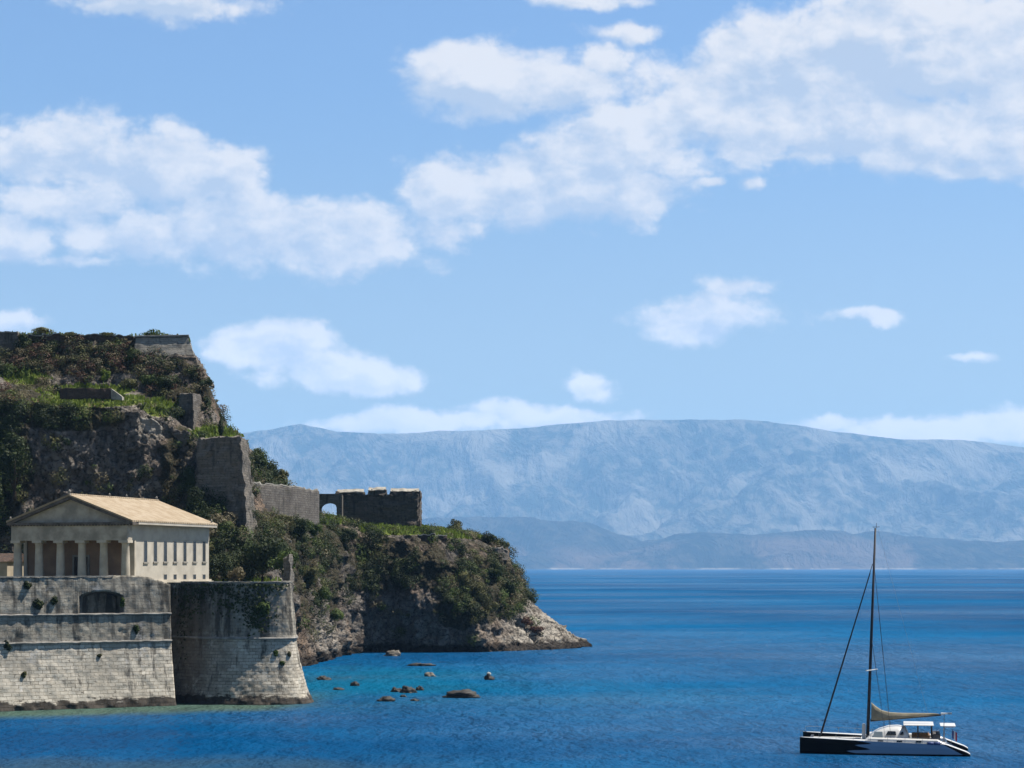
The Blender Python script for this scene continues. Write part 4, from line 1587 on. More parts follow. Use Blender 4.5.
poly_wall('fortress_wall', [(-70, 332, 434), (0, 332.5, 434), (18, 333, 434)], 356, 3.0, M_FORT, 'dark wall with a pale end at the far left on top of the crag', cope=(1.0, .3), rough=.15)
poly_wall('low_parapet', [(19, 335.5, 436), (60, 335.5, 436), (100, 335, 436), (134, 336.5, 436)], 341, 1.2, M_BRICKRED, 'long low reddish parapet running along the top of the crag', cope=(.6, .22), rough=.3)
poly_wall('retaining_wall', [(60, 388, 411.5), (85, 388.5, 411), (110.5, 388, 411)], 398.5, 1.6, M_BRICKRED, 'reddish brown retaining wall on the grassy ledge above the cliff', rough=.15)
# pale ramp at the end of the retaining wall
rp = MB()
a, b_, c_, d_ = W(111, 388.5, 411), W(122, 396.5, 410), W(122, 400, 410), W(111, 399, 411)
rp.hexa([tuple(a), tuple(b_), tuple(c_), tuple(d_)], [tuple(Vector(p) + Vector((0, 2.2, 0))) for p in (a, b_, c_, d_)])
tag(rp.build('stone_ramp', M_COPE), 'short pale sloping stone ramp at the right end of the retaining wall', 'ramp')
poly_wall('ruined_wall', [(133, 421, 408.5), (142, 417, 408), (152, 418, 408), (162, 424, 408.5)], [446, 447, 447, 447], 2.5, M_FORTP, 'pale broken wall block at the brink of the lower cliff', 'ruin', rough=.5)
poly_wall('ruined_wall', [(163, 425, 408.5), (176, 428, 408), (189, 432, 407.5)], [450, 454, 456], 2.5, M_FORT, 'grey ruined wall right of the pale broken block on the cliff brink', 'ruin', rough=.4)
# corner wall below the summit
lo = [W(178, 432, 417), W(193.5, 436, 414), W(204, 436, 424), W(180, 432, 428)]
hi = [W(180, 394, 418), W(193, 393, 415.5), W(201, 395, 424), W(181, 394, 428)]
for k in (1, 2, 3):
    lo[k].z = lo[0].z
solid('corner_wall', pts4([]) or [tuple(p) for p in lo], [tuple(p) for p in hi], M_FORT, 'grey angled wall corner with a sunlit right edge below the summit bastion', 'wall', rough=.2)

# the tall tower buttress
lo = [W(190, 556, 398.5), W(249, 556, 393), W(260, 556, 404), W(199, 556, 410)]
hi = [W(198.5, 439, 399), W(240, 438, 394), W(247, 439, 405), W(201, 439, 410)]
for k in (1, 2, 3):
    lo[k].z = lo[0].z
    hi[k].z = hi[0].z + (0.15 * k)
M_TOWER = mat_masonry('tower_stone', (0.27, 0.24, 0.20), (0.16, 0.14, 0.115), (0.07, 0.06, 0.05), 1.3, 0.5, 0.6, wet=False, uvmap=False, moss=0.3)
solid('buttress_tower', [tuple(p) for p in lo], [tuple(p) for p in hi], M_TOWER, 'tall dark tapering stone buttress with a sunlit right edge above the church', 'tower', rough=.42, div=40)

# curtain wall stepping down from the buttress
poly_wall('curtain_wall', [(247, 483, 410), (270, 485, 420), (300, 488, 436), (318, 491.5, 448)], [524, 530, 538, 538], 3.0, M_FORT, 'grey curtain wall descending from the buttress to the small arch', cope=(1.2, .25), rough=.3, batter=.1)


# battery ruin with a small arch bridge
M_BATT = mat_masonry('battery_stone', (0.19, 0.155, 0.125), (0.10, 0.085, 0.07), (0.05, 0.042, 0.035), 1.3, 0.5, 0.6, wet=False, uvmap=False, moss=0.6)


def battery():
    Y = 497.0
    s = Y / F
    x0, x1 = (337 - CX) * s, (418 - CX) * s
    zt = CH + (HY - 491) * s
    zg = CH + (HY - 527) * s
    root = empty('ruined_battery', ((x0 + x1) / 2, Y, zg - 1), 0, 'dark ruined battery block with embrasures on the headland', 'ruin')
    o = root.location
    wall = MB()
    # front wall in pieces, leaving two embrasures as notches
    e1, e2 = (366 - CX) * s, (388 - CX) * s
    m_b = M_BATT
    def blk(xa, xb, za, zb, ya=Y, yb=Y + 2.4, name='wall'):
        lo = [(xa, ya - .3, za), (xb, ya - .3, za), (xb, yb, za), (xa, yb, za)]
        hi = [(xa, ya, zb), (xb, ya, zb), (xb, yb, zb), (xa, yb, zb)]
        return solid(name, [tuple(Vector(p) - o) for p in lo], [tuple(Vector(p) - o) for p in hi], m_b, parent=root, rough=.42, div=22)
    zs_ = CH + (HY - 495.4) * s
    blk(x0, x1, zg - 2, zs_)
    blk(x0, e1 - .55, zs_ - .1, zt - .35, name='merlon')
    blk(e1 + .55, e2 - .55, zs_ - .1, zt + .1, name='merlon')
    blk(e2 + .55, x1, zs_ - .1, zt - .1, name='merlon')
    # right return and rear wall, left return
    blk(x1 - 2.2, x1 + .3, zg - 2, zt - .05, Y + 2.3, Y + 13, 'side_wall')
    blk(x0 - .2, x0 + 2, zg - 2, zt - .3, Y + 2.3, Y + 13, 'side_wall')
    blk(x0 + 2, x1 - 2.2, zg - 2, zs_ + .3, Y + 12.5, Y + 14, 'rear_wall')
    for xa, xb, z in ((x0, e1 - .6, zt - .35), (e1 + .6, e2 - .6, zt + .1), (e2 + .6, x1 + .2, zt - .1)):
        c = MB()
        u0 = random.uniform(-.1, .1)
        xs_ = np.linspace(xa, xb, max(3, int((xb - xa) / .8)))
        lo_, hi_ = [], []
        for q in xs_:
            u = random.uniform(-.14, .14)
            lo_.append((q - o.x, u))
        n_ = len(lo_)
        vs_ = []
        for q, u in lo_:
            vs_ += [(q, Y - .25 - o.y, z - o.z - .05), (q, Y - .2 - o.y, z - o.z + .14 + u), (q, Y + 1.8 - o.y, z - o.z + .9 + u), (q, Y + 1.8 - o.y, z - o.z - .05)]
        fs_ = [(i_ * 4 + k, i_ * 4 + (k + 1) % 4, (i_ + 1) * 4 + (k + 1) % 4, (i_ + 1) * 4 + k) for i_ in range(n_ - 1) for k in range(4)]
        fs_ += [(3, 2, 1, 0), tuple((n_ - 1) * 4 + k for k in range(4))]
        c.add(vs_, fs_)
        c.build('coping', M_COPE, root)
    MB().box((x1 - 1.6 - o.x, Y + 1.81 - o.y, zt - o.z + .02), (x1 + .3 - o.x, Y + 12 - o.y, zt - o.z + .3)).build('side_coping', M_COPE, root)
    # embrasure sills catch the sun
    for e in (e1, e2):
        MB().box((e - .6 - o.x, Y + .1 - o.y, zs_ - o.z - .05), (e + .6 - o.x, Y + 2.3 - o.y, zs_ - o.z + .25)).build('embrasure_sill', M_COPE, root)
    # lower pier on the right corner
    blk(x1 - 2.6, x1 + .5, zg - 3.5, zg + 1.4, Y - .8, Y + 1.5, 'corner_pier')
    return root


battery()


def arch_bridge():
    Y = 486.0
    s = Y / F
    X = lambda px: (px - CX) * s
    Z = lambda py: CH + (HY - py) * s
    root = empty('arch_bridge', (X(328), Y, Z(520)), 0, 'small stone arch open to the sky between curtain wall and battery', 'arch')
    o = root.location
    prof_in = [(X(320.5), Z(522))]
    xc, ra = X(329), X(337.5) - X(320.5)
    for a in np.linspace(math.pi, 0, 15):
        prof_in.append((xc + ra / 2 * math.cos(a), Z(509) + (Z(503) - Z(509)) * math.sin(a)))
    prof_in.append((X(337.5), Z(522)))
    n = len(prof_in)
    xs_out = np.interp(np.arange(n), [0, 1, n - 2, n - 1], [X(316), X(316), X(342), X(342)])
    out = [(X(316), Z(522))] + [(X(316) + (X(342) - X(316)) * i / (n - 3), Z(495)) for i in range(n - 2)] + [(X(342), Z(522))]
    mb = MB()
    for i in range(n - 1):
        a, b_, c, d = prof_in[i], prof_in[i + 1], out[i + 1], out[i]
        mb.hexa([(p[0] - o.x, Y - o.y, p[1] - o.z) for p in (a, b_, c, d)], [(p[0] - o.x, Y + 3.4 - o.y, p[1] - o.z) for p in (a, b_, c, d)])
    mb.build('arch', M_FORT, root)
    pm = MB().box((X(316) - o.x, Y - .12 - o.y, Z(495) - o.z + .004), (X(342) - o.x, Y + .6 - o.y, Z(493.8) - o.z))
    pm.build('parapet', M_FORT, root)
    return root


arch_bridge()

poly_wall('headland_parapet', [(418, 535.5, 478.5), (434, 535, 479.5), (447, 536, 481.5)], [545, 546, 546], 1.6, M_BRICKRED, 'short reddish parapet on the headland brink right of the battery', cope=(.9, .25), rough=.3)
poly_wall('headland_parapet', [(488, 549, 493), (498, 548.5, 494), (508, 550, 497)], [560, 560, 560], 1.8, M_FORT, 'grey wall stub at the outermost top corner of the headland', cope=(.9, .25), rough=.3)
# wall stub behind the bastion
lo = [W(282.5, 588, 337), W(290, 588, 334), W(293.5, 588, 340), W(284, 588, 342)]
hi = [W(284, 558, 337), W(289.5, 554, 334.2), W(292.5, 555, 340), W(285, 559, 342)]
for k in (1, 2, 3):
    lo[k].z = lo[0].z = TER - 1.5
solid('wall_stub', [tuple(p) for p in lo], [tuple(p) for p in hi], M_TOWER, 'tall narrow broken wall stub with a sunlit right edge just behind the bastion', 'ruin', rough=.3)
poly_wall('path_wall', [(262, 523, 424), (274, 530, 420), (283, 536, 417), (291, 540, 415)], [527, 534, 539, 543], .8, M_COPE, 'thin pale wall of a path slanting down the scrub below the curtain wall', rough=.2)
# pale outbuilding left of the church
ob = empty('outbuilding', tuple(W(-10, 580, 372)), R(-17), 'pale low outbuilding cut by the left edge of the photo beside the church', 'building')
MB().box((-9, 0, -1), (3.6, 9, 3.4)).build('wall', mat_plain('pale_outbuilding_plaster', (0.58, 0.5, 0.38), .9, .3, .5), ob)
MB().hexa([(-9.4, -.4, 3.42), (4, -.4, 3.42), (4, 9.4, 3.42), (-9.4, 9.4, 3.42)], [(-9.4, 4.3, 5.0), (4, 4.3, 5.0), (4, 4.7, 5.0), (-9.4, 4.7, 5.0)]).build('roof', M_BRICKRED, ob)

# ================================================================== trees and shrubs one can count
p = on_rock(6, 500)
tree('evergreen_tree', (p[0] - 1, 388, 24), 4.6, 4, 9.0, 2.0, L_DARK, 'tall dark evergreen tree against the cliff at the far left edge', leaf=.5, dens=1.5, lobes=16)
tree('evergreen_tree', ((27 - CX) / F * 390, 390, TER), 4.0, 3.6, 6.2, 1.5, L_DARK, 'shorter dark evergreen tree behind the left slope of the church pediment', leaf=.5, dens=1.4, lobes=14)
tree('evergreen_tree', ((14 - CX) / F * 393, 393, 34), 3.6, 3.6, 6.5, 1.5, L_DARK, 'dark evergreen tree high on the left cliff above the tall one', leaf=.5, dens=1.4, lobes=12)
tree('broad_evergreen', ((262 - CX) / F * 384, 384, TER), 6.0, 4.0, 4.2, 1.6, L_DARK, 'broad dark rounded evergreen behind the bastion terrace', leaf=.5, dens=1.6, lobes=18)
tree('broad_evergreen', ((284 - CX) / F * 378, 378, TER + .5), 3.4, 3.0, 2.7, 1.2, L_MID, 'lower green evergreen between the broad tree and the wall stub', leaf=.45, dens=1.4, lobes=12)
shrub('shrub', ((235 - CX) / F * 380, 380, TER), 2.5, 2.2, 2.2, L_DRY, 'tan rounded shrub on the terrace right of the church', dens=1.4)
shrub('shrub', ((221 - CX) / F * 383, 383, TER), 2.3, 2.2, 1.7, L_DRY, 'smaller olive brown shrub close to the back corner of the church', dens=1.4)
shrub('shrub', ((248 - CX) / F * 388, 388, TER + 1), 3.0, 2.5, 3.6, L_OLIVE, 'tall olive shrub between the tan shrub and the broad evergreen', dens=1.3)
# cypress
cy = W(221, 436.5, 411)
root = empty('cypress_tree', (cy[0], cy[1], cy[2] - .2), 0, 'slim dark pointed cypress on the right shoulder of the crag', 'tree')
MB().tube([(0, 0, -.3), (0, 0, 3.6)], [.14, .05], 6).build('trunk', M_BARK, root)
n = 1000
t = RNG.random(n)
a = RNG.uniform(0, 6.283, n)
rr = 0.8 * np.sin(np.clip(t * 1.08, 0, 1) * math.pi) ** .6 * (1 - t * .45) * RNG.uniform(.5, 1, n)
pp = np.stack([rr * np.cos(a), rr * np.sin(a), .3 + t * 4.0], 1)
v, f = leaf_quads(pp, np.stack([np.cos(a), np.sin(a), 0 * a + .6], 1), .3)
np_mesh('crown', v, f, L_DARK, root)

SH = [  # px, py, rx, ry, rz (m), leaf, label
    (40, 334, 3.2, 2.2, 1.3, L_OLIVE, 'wide olive shrub on the skyline at the left of the summit'),
    (72, 336, 2.6, 2.0, .7, L_OLIVE, 'low flat shrub on the skyline left of the summit centre'),
    (108, 336, 2.2, 1.8, .7, L_OLIVE, 'low flat shrub on the skyline right of the summit centre'),
    (152, 336, 3.4, 2.4, 1.25, L_MID, 'wide green shrub on top of the summit bastion'),
    (166, 336.5, 1.6, 1.5, .8, L_MID, 'small green shrub right of the wide one on the summit bastion'),
    (176.5, 337, .7, .7, 1.1, L_DARK, 'tiny upright dark shrub at the right end of the summit bastion top'),
    (25, 348, 2.4, 2.0, 2.2, L_DARK, 'dark shrub at the pale end of the far left summit wall'),
    (136, 362, 3.2, 2.0, 2.6, L_DARK, 'dark hanging shrub at the left foot of the summit bastion'),
    (195, 378, 3.0, 2.4, 1.9, L_DARK, 'dark shrub at the right foot of the summit bastion'),
    (206, 388, 2.0, 1.8, 1.7, L_DARK, 'dark shrub on the outer right edge of the crag'),
    (207, 406, 1.2, 1.3, 1.8, L_DARK, 'narrow dark shrub hanging on the right edge above the cypress'),
    (165, 390, 4.2, 2.6, 2.3, L_DARK, 'large dark shrub left of the grey wall corner'),
    (150, 385, 3.0, 2.2, 1.8, L_MID, 'green shrub above the pale broken wall block'),
    (127, 388, 2.6, 2.0, 1.8, L_OLIVE, 'olive shrub beside the pale stone ramp'),
    (106, 380, 1.8, 1.6, 1.6, L_GRASS, 'bright green shrub above the right end of the retaining wall'),
    (56, 394, 1.8, 1.5, 1.8, L_DARK, 'dark shrub at the left end of the retaining wall'),
    (5, 376, 2.8, 2.2, 2.4, L_MID, 'green shrub at the far left edge on the upper ledge'),
    (163, 412, 2.0, 1.8, 1.5, L_GRASS, 'bright green shrub on the ledge above the grey ruined wall'),
    (178, 418, 2.2, 2.0, 2.2, L_DARK, 'dark shrub at the foot of the grey wall corner'),
    (205, 436, 2.6, 2.0, 1.0, L_MID, 'green shrub on top of the buttress'),
    (258, 468, 3.0, 2.5, 3.0, L_MID, 'green shrub on the slope right of the buttress top'),
    (270, 475, 3.4, 2.6, 2.8, L_DARK, 'dark rounded shrub in the middle of the slope right of the buttress'),
    (282, 482, 2.2, 2.0, 2.4, L_OLIVE, 'olive shrub at the lower end of the slope right of the buttress'),
    (456, 530, 2.6, 2.0, 2.3, L_OLIVE, 'pointed olive shrub on the headland top'),
    (474, 536, 1.7, 1.6, 1.2, L_OLIVE, 'low pale shrub on the headland top between the pointed and the round one'),
    (489, 543.5, 2.5, 2.0, 2.2, L_DARK, 'round dark shrub near the outer end of the headland top'),
    (505, 547, 1.4, 1.3, 1.3, L_OLIVE, 'small shrub at the outermost corner of the headland top'),
    (508, 595, 4.6, 3.0, 4.6, L_DARK, 'big dark shrub mass on the outer shoulder of the headland cliff'),
    (494, 578, 3.4, 2.6, 2.6, L_DARK, 'dark shrub above the big shrub mass of the headland cliff'),
    (478, 600, 3.6, 2.6, 3.2, L_OLIVE, 'olive shrub left of the big dark shrub mass on the headland cliff'),
    (462, 588, 3.2, 2.4, 2.8, L_OLIVE, 'olive shrub high in the middle of the headland cliff'),
    (490, 612, 3.0, 2.4, 2.6, L_OLIVE, 'olive shrub below the big dark shrub mass on the headland cliff'),
    (536, 632, 2.6, 1.8, 1.2, L_RED, 'reddish brown low shrub on the pale rock of the headland point'),
    (526, 624, 2.4, 1.8, 1.3, L_RED, 'smaller reddish brown shrub above the low one on the headland point'),
    (320, 605, 3.0, 2.4, 3.0, L_MID, 'green shrub on the gully slope right of the bastion'),
    (309, 585, 2.6, 2.2, 3.0, L_OLIVE, 'olive shrub high on the gully slope right of the bastion'),
    (335, 622, 2.4, 2.0, 2.2, L_MID, 'green shrub low on the gully slope near the headland cliff'),
    (345, 545, 4.4, 3.0, 3.6, L_DARK, 'large dark shrub below the small arch'),
    (375, 545, 4.2, 3.0, 3.2, L_DARK, 'large dark shrub hanging below the battery'),
    (372, 524, 2.6, 2.0, 1.7, L_OLIVE, 'grey green shrub at the left foot of the battery'),
    (405, 527, 3.0, 2.2, 1.6, L_GRASS, 'bright green shrub at the right foot of the battery'),
    (392, 530, 2.2, 1.8, 1.0, L_GRASS, 'low bright green shrub in front of the battery'),
]
for (px, py, Yd, rx, rz, mt, lab) in [
    (196, 512, 392.5, 2.6, 3.6, L_DARK, 'tall dark shrub hiding the lower left edge of the buttress'),
    (206, 528, 391, 3.0, 3.0, L_DARK, 'dark shrub against the left half of the buttress foot'),
    (220, 538, 389.5, 3.2, 2.6, L_MID, 'green shrub against the middle of the buttress foot'),
    (236, 544, 389, 3.0, 2.6, L_DARK, 'dark shrub under the right half of the buttress foot'),
    (189, 492, 399, 2.4, 3.4, L_DARK, 'dark shrub in the cleft left of the buttress'),
    (283, 528, 421, 3.0, 2.2, L_OLIVE, 'olive shrub at the foot of the curtain wall near the buttress'),
    (300, 533, 428, 3.0, 2.4, L_DARK, 'dark shrub at the foot of the middle of the curtain wall'),
    (314, 536, 436, 2.8, 2.6, L_MID, 'green shrub at the foot of the outer end of the curtain wall'),
]:
    shrub('shrub', tuple(W(px, py, Yd)), rx, 2.0, rz, mt, lab, 'shrub', 'shrubs on the crag and headland', leaf=.34, dens=1.4, sink=.3)
for (px, py, rx, ry, rz, mt, lab) in SH:
    pt = on_rock(px, py)
    shrub('shrub', pt, rx, ry, rz, mt, lab, 'shrub', 'shrubs on the crag and headland', leaf=.34, dens=1.3)


# capers and ivy on the walls
def on_bast(px, py):
    best = None
    for b_ in BP[:185]:
        for z in np.arange(1, 17.6, .25):
            o_ = bast_off(z)
            x, y = b_[0] - math.sin(b_[2]) * o_, b_[1] + math.cos(b_[2]) * o_
            u, v_ = CX + F * x / y, HY - F * (z - CH) / y
            d = (u - px) ** 2 + (v_ - py) ** 2
            if best is None or d < best[0]:
                best = (d, x, y, z, b_[2])
    return best[1:]


def on_wall(px, py):
    best = None
    for q in np.arange(-5, 28, .25):
        for z in np.arange(1, 18.5, .25):
            o_ = wall_off(z)
            x, y = A0.x + wd.x * q - wn.x * o_, A0.y + wd.y * q - wn.y * o_
            u, v_ = CX + F * x / y, HY - F * (z - CH) / y
            d = (u - px) ** 2 + (v_ - py) ** 2
            if best is None or d < best[0]:
                best = (d, x, y, z)
    return best[1:]


CAP = [(262, 614, 1.5, 1.5, L_MID, 'green caper bush hanging on the upper bastion face'), (276, 654, .55, .6, L_MID, 'small green tuft just below the string course of the bastion'),
       (283, 664, .55, .6, L_MID, 'small green tuft lowest on the sunlit bastion face'), (289, 656, .35, .6, L_OLIVE, 'thin olive tuft near the right edge of the bastion')]
for (px, py, r_, h_, mt, lab) in CAP:
    x, y, z, a = on_bast(px, py)
    shrub('caper_bush', (x, y, z - h_ * .5), r_, r_ * .5, h_, mt, lab, 'plant', 'plants growing on the sea walls', leaf=.28, dens=2.2, sink=0)
CAPW = [(38, 606, 1.1, .9, L_DARK, 'dark plant on the upper string course of the sea wall left of the gunport'), (28, 588, .8, .9, L_DARK, 'dark plant high on the sea wall near the left'),
        (137, 632, .5, .9, L_MID, 'green tuft on the sea wall below and right of the gunport'), (123, 604, .5, .8, L_MID, 'green plant at the right foot of the gunport'),
        (6, 647, .8, .9, L_DARK, 'dark plant below the lower string course at the left edge'), (25, 676, .6, .6, L_OLIVE, 'olive tuft low on the pale sea wall at the left'),
        (100, 657, .4, .35, L_OLIVE, 'tiny olive tuft on the middle of the pale sea wall'), (54, 603, .8, .7, L_DARK, 'dark low plant on the upper string course nearer the gunport')]
for (px, py, r_, h_, mt, lab) in CAPW:
    x, y, z = on_wall(px, py)
    shrub('wall_plant', (x, y - .1, z - h_ * .5), r_, r_ * .5, h_, mt, lab, 'plant', 'plants growing on the sea walls', leaf=.28, dens=2.2, sink=0)


# ivy curtain on the bastion's dark face (one uncountable mass)
def ivy():
    vs, fs, base = [], [], 0
    for (px, py, sx_, sy_, n) in [(190, 592, 10, 6, 170), (188, 604, 7, 10, 160), (215, 590, 16, 4, 150), (245, 592, 16, 5, 170), (240, 604, 14, 6, 170), (258, 612, 8, 8, 170), (255, 622, 5, 6, 80), (184, 625, 3, 14, 70), (270, 586, 10, 3, 80)]:
        for _ in range(n):
            x, y, z, a = on_b_fast(px + RNG.normal() * sx_, py + RNG.normal() * sy_)
            nn = np.array([[math.sin(a), -math.cos(a), .2]])
            v, f = leaf_quads(np.array([[x, y, z]]) + nn * RNG.uniform(.05, .35), nn, .42)
            vs.append(v)
            fs.append(f + base)
            base += 4
    o = np_mesh('ivy', np.concatenate(vs), np.concatenate(fs), L_DARK, origin=(0, 0, 0))
    tag(o, 'dark ivy hanging over the shaded top of the bastion', 'ivy', kind='stuff')


_bz = np.arange(1, 17.6, .2)
_tab = []
for b_ in BP[:185]:
    for z in _bz:
        o_ = bast_off(z)
        x, y = b_[0] - math.sin(b_[2]) * o_, b_[1] + math.cos(b_[2]) * o_
        _tab.append((CX + F * x / y, HY - F * (z - CH) / y, x, y, z, b_[2]))
_tab = np.array(_tab)


def on_b_fast(px, py):
    i = np.argmin((_tab[:, 0] - px) ** 2 + (_tab[:, 1] - py) ** 2)
    return _tab[i, 2:]


ivy()


# ================================================================== the catamaran
def catamaran():
    Y = CH * F / (754.5 - HY)
    s = Y / F
    root = empty('catamaran', ((885.5 - CX) * s + .56, Y + 3.55, 0), R(-11), 'moored sailing catamaran with black bow, khaki furled mainsail and tall dark mast', 'sailboat')
    HL = 8.95           # half length
    # materials
    m_hull, gg, b = new_mat('hull_paint')
    p = gg.n('ShaderNodeTexCoord').outputs['Object']
    sx = gg.n('ShaderNodeSeparateXYZ')
    gg.put(sx.inputs[0], p)
    # flame shaped tongues of black running aft from the bow
    wv = gg.m('SINE', gg.m('ADD', gg.m('MULTIPLY', sx.outputs[2], 9.5), gg.m('MULTIPLY', sx.outputs[0], 0.55)))
    wv2 = gg.m('SINE', gg.m('ADD', gg.m('MULTIPLY', sx.outputs[2], 4.2), 0.8))
    edge = gg.m('ADD', sx.outputs[0], gg.m('ADD', gg.m('MULTIPLY', wv, 0.95), gg.m('MULTIPLY', wv2, 0.55)))
    blk = gg.ss(edge, -2.35, -2.75)
    stern = gg.ss(gg.m('SUBTRACT', gg.m('MULTIPLY', sx.outputs[2], 1.9), gg.m('SUBTRACT', 8.4, sx.outputs[0])), 0.05, 0.12)
    boot = gg.ss(sx.outputs[2], 0.17, 0.14)
    f = gg.m('MAXIMUM', gg.m('MAXIMUM', blk, stern), boot)
    gg.put(b.inputs['Base Color'], gg.mix(f, (0.33, 0.45, 0.60), (0.004, 0.005, 0.008)))
    b.inputs['Roughness'].default_value = 0.4
    b.inputs['Specular IOR Level'].default_value = 0.04
    m_white = mat_plain('white_gelcoat', (0.80, 0.79, 0.76), 0.4, 0.08, .6, .4)
    m_glass = mat_plain('smoked_glass', (0.02, 0.025, 0.03), 0.12, 0.2, 1, .6)
    m_mast = mat_plain('dark_carbon_mast', (0.05, 0.05, 0.06), 0.5, 0.25, .5, .15)
    m_jib = mat_plain('dark_brown_sailcloth', (0.09, 0.065, 0.06), 0.8, .3, 1)
    m_sail = mat_plain('khaki_sailcloth', (0.41, 0.36, 0.25), 0.9, 0.35, 1.2)
    m_net = mat_plain('grey_net', (0.30, 0.29, 0.27), 0.9, .3, 2)
    m_teak = mat_plain('brown_teak', (0.27, 0.145, 0.07), 0.7, .3, 2)
    m_steel = mat_plain('steel_tube', (0.45, 0.46, 0.48), 0.3, .2, 1, .5, .7)
    m_grey = mat_plain('grey_fabric', (0.16, 0.15, 0.15), 0.8, .3, 1)
    m_fend = mat_plain('blue_fender', (0.10, 0.14, 0.32), 0.5, .2, 1)

    def deck_z(x):
        return float(np.interp(x, [-HL, -3, 3, 6.4, 8.6, HL], [1.72, 1.5, 1.3, 1.22, 0.42, 0.2]))

    def hull(yc):
        mb = MB()
        xs = np.concatenate([np.linspace(-HL, -HL + 1.5, 7), np.linspace(-HL + 2, 6.2, 16), np.linspace(6.5, HL, 12)])
        rings = []
        for x in xs:
            t = (x + HL) / (2 * HL)
            w = 0.10 + 0.88 * min(1, (max(t, 0) / .42)) ** .62
            if t > .7:
                w *= 1 - .22 * ((t - .7) / .3) ** 2
            dz = deck_z(x)
            kz = -0.45
            pr = [(w * .92, dz), (w, dz * .62 + .05), (w * .93, .22), (w * .78, 0.0), (w * .45, kz * .7), (0, kz)]
            ring = [(x, yc - a, z) for a, z in pr] + [(x, yc + a, z) for a, z in pr[-2::-1]]
            rings.append(ring)
        n = len(rings[0])
        vs = [q for r_ in rings for q in r_]
        fs = []
        for i in range(len(rings) - 1):
            for k in range(n - 1):
                fs.append((i * n + k, i * n + k + 1, (i + 1) * n + k + 1, (i + 1) * n + k))
        fs.append(tuple(range(n)))
        fs.append(tuple((len(rings) - 1) * n + k for k in range(n - 1, -1, -1)))
        mb.add(vs, fs)
        h = mb.build('hull', m_hull, root, smooth=False)
        # deck lid
        db = MB()
        top = []
        for x, ring in zip(xs, rings):
            a, c = ring[0], ring[-1]
            top.append(((x, a[1] + .0, a[2]), (x, c[1], c[2])))
        for (a, c), (d, e) in zip(top[:-1], top[1:]):
            db.hexa([(*a[:2], a[2] - .06), (*d[:2], d[2] - .06), (*e[:2], e[2] - .06), (*c[:2], c[2] - .06)],
                    [(*a[:2], a[2] + .035), (*d[:2], d[2] + .035), (*e[:2], e[2] + .035), (*c[:2], c[2] + .035)])
        db.build('deck', m_white, h)
        if yc < 0:
            # steps of the scoop and portholes
            for x in (-.4, 1.6, 3.6):
                MB().box((x - .28, yc - .77, 1.42), (x + .28, yc - .6, 1.58)).build('porthole', m_glass, h)
        return h
    hull(-3.6)
    hull(3.6)
    # bridge deck and coachroof
    MB().box((-2.6, -2.9, .75), (6.6, 2.9, 1.36)).build('bridge_deck', m_white, root, bevel=.08)
    MB().box((-8.0, -3.2, 1.25), (-7.72, 3.2, 1.5)).build('crossbeam', m_mast, root)
    MB().box((-7.7, -2.75, 1.28), (-2.62, 2.75, 1.31)).build('trampoline', m_net, root)
    MB().box((-7.7, -.3, 1.32), (-2.62, .3, 1.46)).build('walkway', m_white, root, bevel=.04)
    # side decks raised at the cabin: topsides of the accommodation
    for yc in (-3.6, 3.6):
        MB().hexa([(-2.2, yc - .75, 1.42), (6.4, yc - .75, 1.24), (6.4, yc + .75, 1.24), (-2.2, yc + .75, 1.42)],
                  [(-1.6, yc - .62, 1.78), (5.6, yc - .62, 1.66), (5.6, yc + .62, 1.66), (-1.6, yc + .62, 1.78)]).build('hull_coachroof', m_white, root, bevel=.06)
    # cabin lofted: rounded, raked front
    cb = MB()
    prof = [(-2.1, 1.36), (-1.5, 1.9), (-.7, 2.42), (.4, 2.78), (1.4, 2.85), (2.2, 2.74), (2.5, 2.2), (2.75, 1.36)]
    ys = [(-2.75, 0.0), (-2.45, .55), (-1.9, .92), (0, 1.0), (1.9, .92), (2.45, .55), (2.75, 0.0)]
    vs = []
    for (y, k) in ys:
        for (x, z) in prof:
            vs.append((x + (0.35 * (1 - k) if x < 0 else -.1 * (1 - k)), y, 1.36 + (z - 1.36) * (k if k > 0 else 0.0) ** .5))
    n = len(prof)
    fs = [(i * n + k, i * n + k + 1, (i + 1) * n + k + 1, (i + 1) * n + k) for i in range(len(ys) - 1) for k in range(n - 1)]
    cb.add(vs, fs)
    cab = cb.build('cabin', m_white, root, smooth=True)
    for (xa, xb, za, zb) in ((-1.25, -.15, 1.75, 2.35), (.15, 1.25, 2.02, 2.42), (1.6, 2.05, 2.05, 2.38)):
        wv_ = MB()
        wv_.hexa([(xa, -2.73, za), (xb, -2.73, za), (xb, -2.3, za), (xa, -2.3, za)], [(xa + .22, -2.48, zb), (xb - .05, -2.48, zb), (xb - .05, -2.2, zb), (xa + .22, -2.2, zb)])
        wv_.build('window', m_glass if xa > 0 else mat_plain('pale_glass', (.35, .42, .45), .2, .2, 1, .5), cab, bevel=.03)
    # cockpit, hard top, seats
    hb = MB().box((2.0, -2.6, 3.04), (5.2, 2.6, 3.13)).build('hardtop', m_white, root, bevel=.06)
    for x in (3.55, 5.0):
        for y in (-2.3, 2.3):
            MB().tube([(x, y, 1.4), (x, y, 3.03)], .06, 6).build('post', m_mast, hb)
    MB().box((2.9, -1.9, 1.4), (4.8, 1.9, 2.0)).box((3.0, -1.95, 2.02), (4.6, -1.3, 2.25)).build('cockpit_seat', m_teak, root, bevel=.05)
    MB().box((5.1, -2.4, 1.4), (5.9, 2.4, 2.15)).build('aft_bench', m_grey, root, bevel=.08)
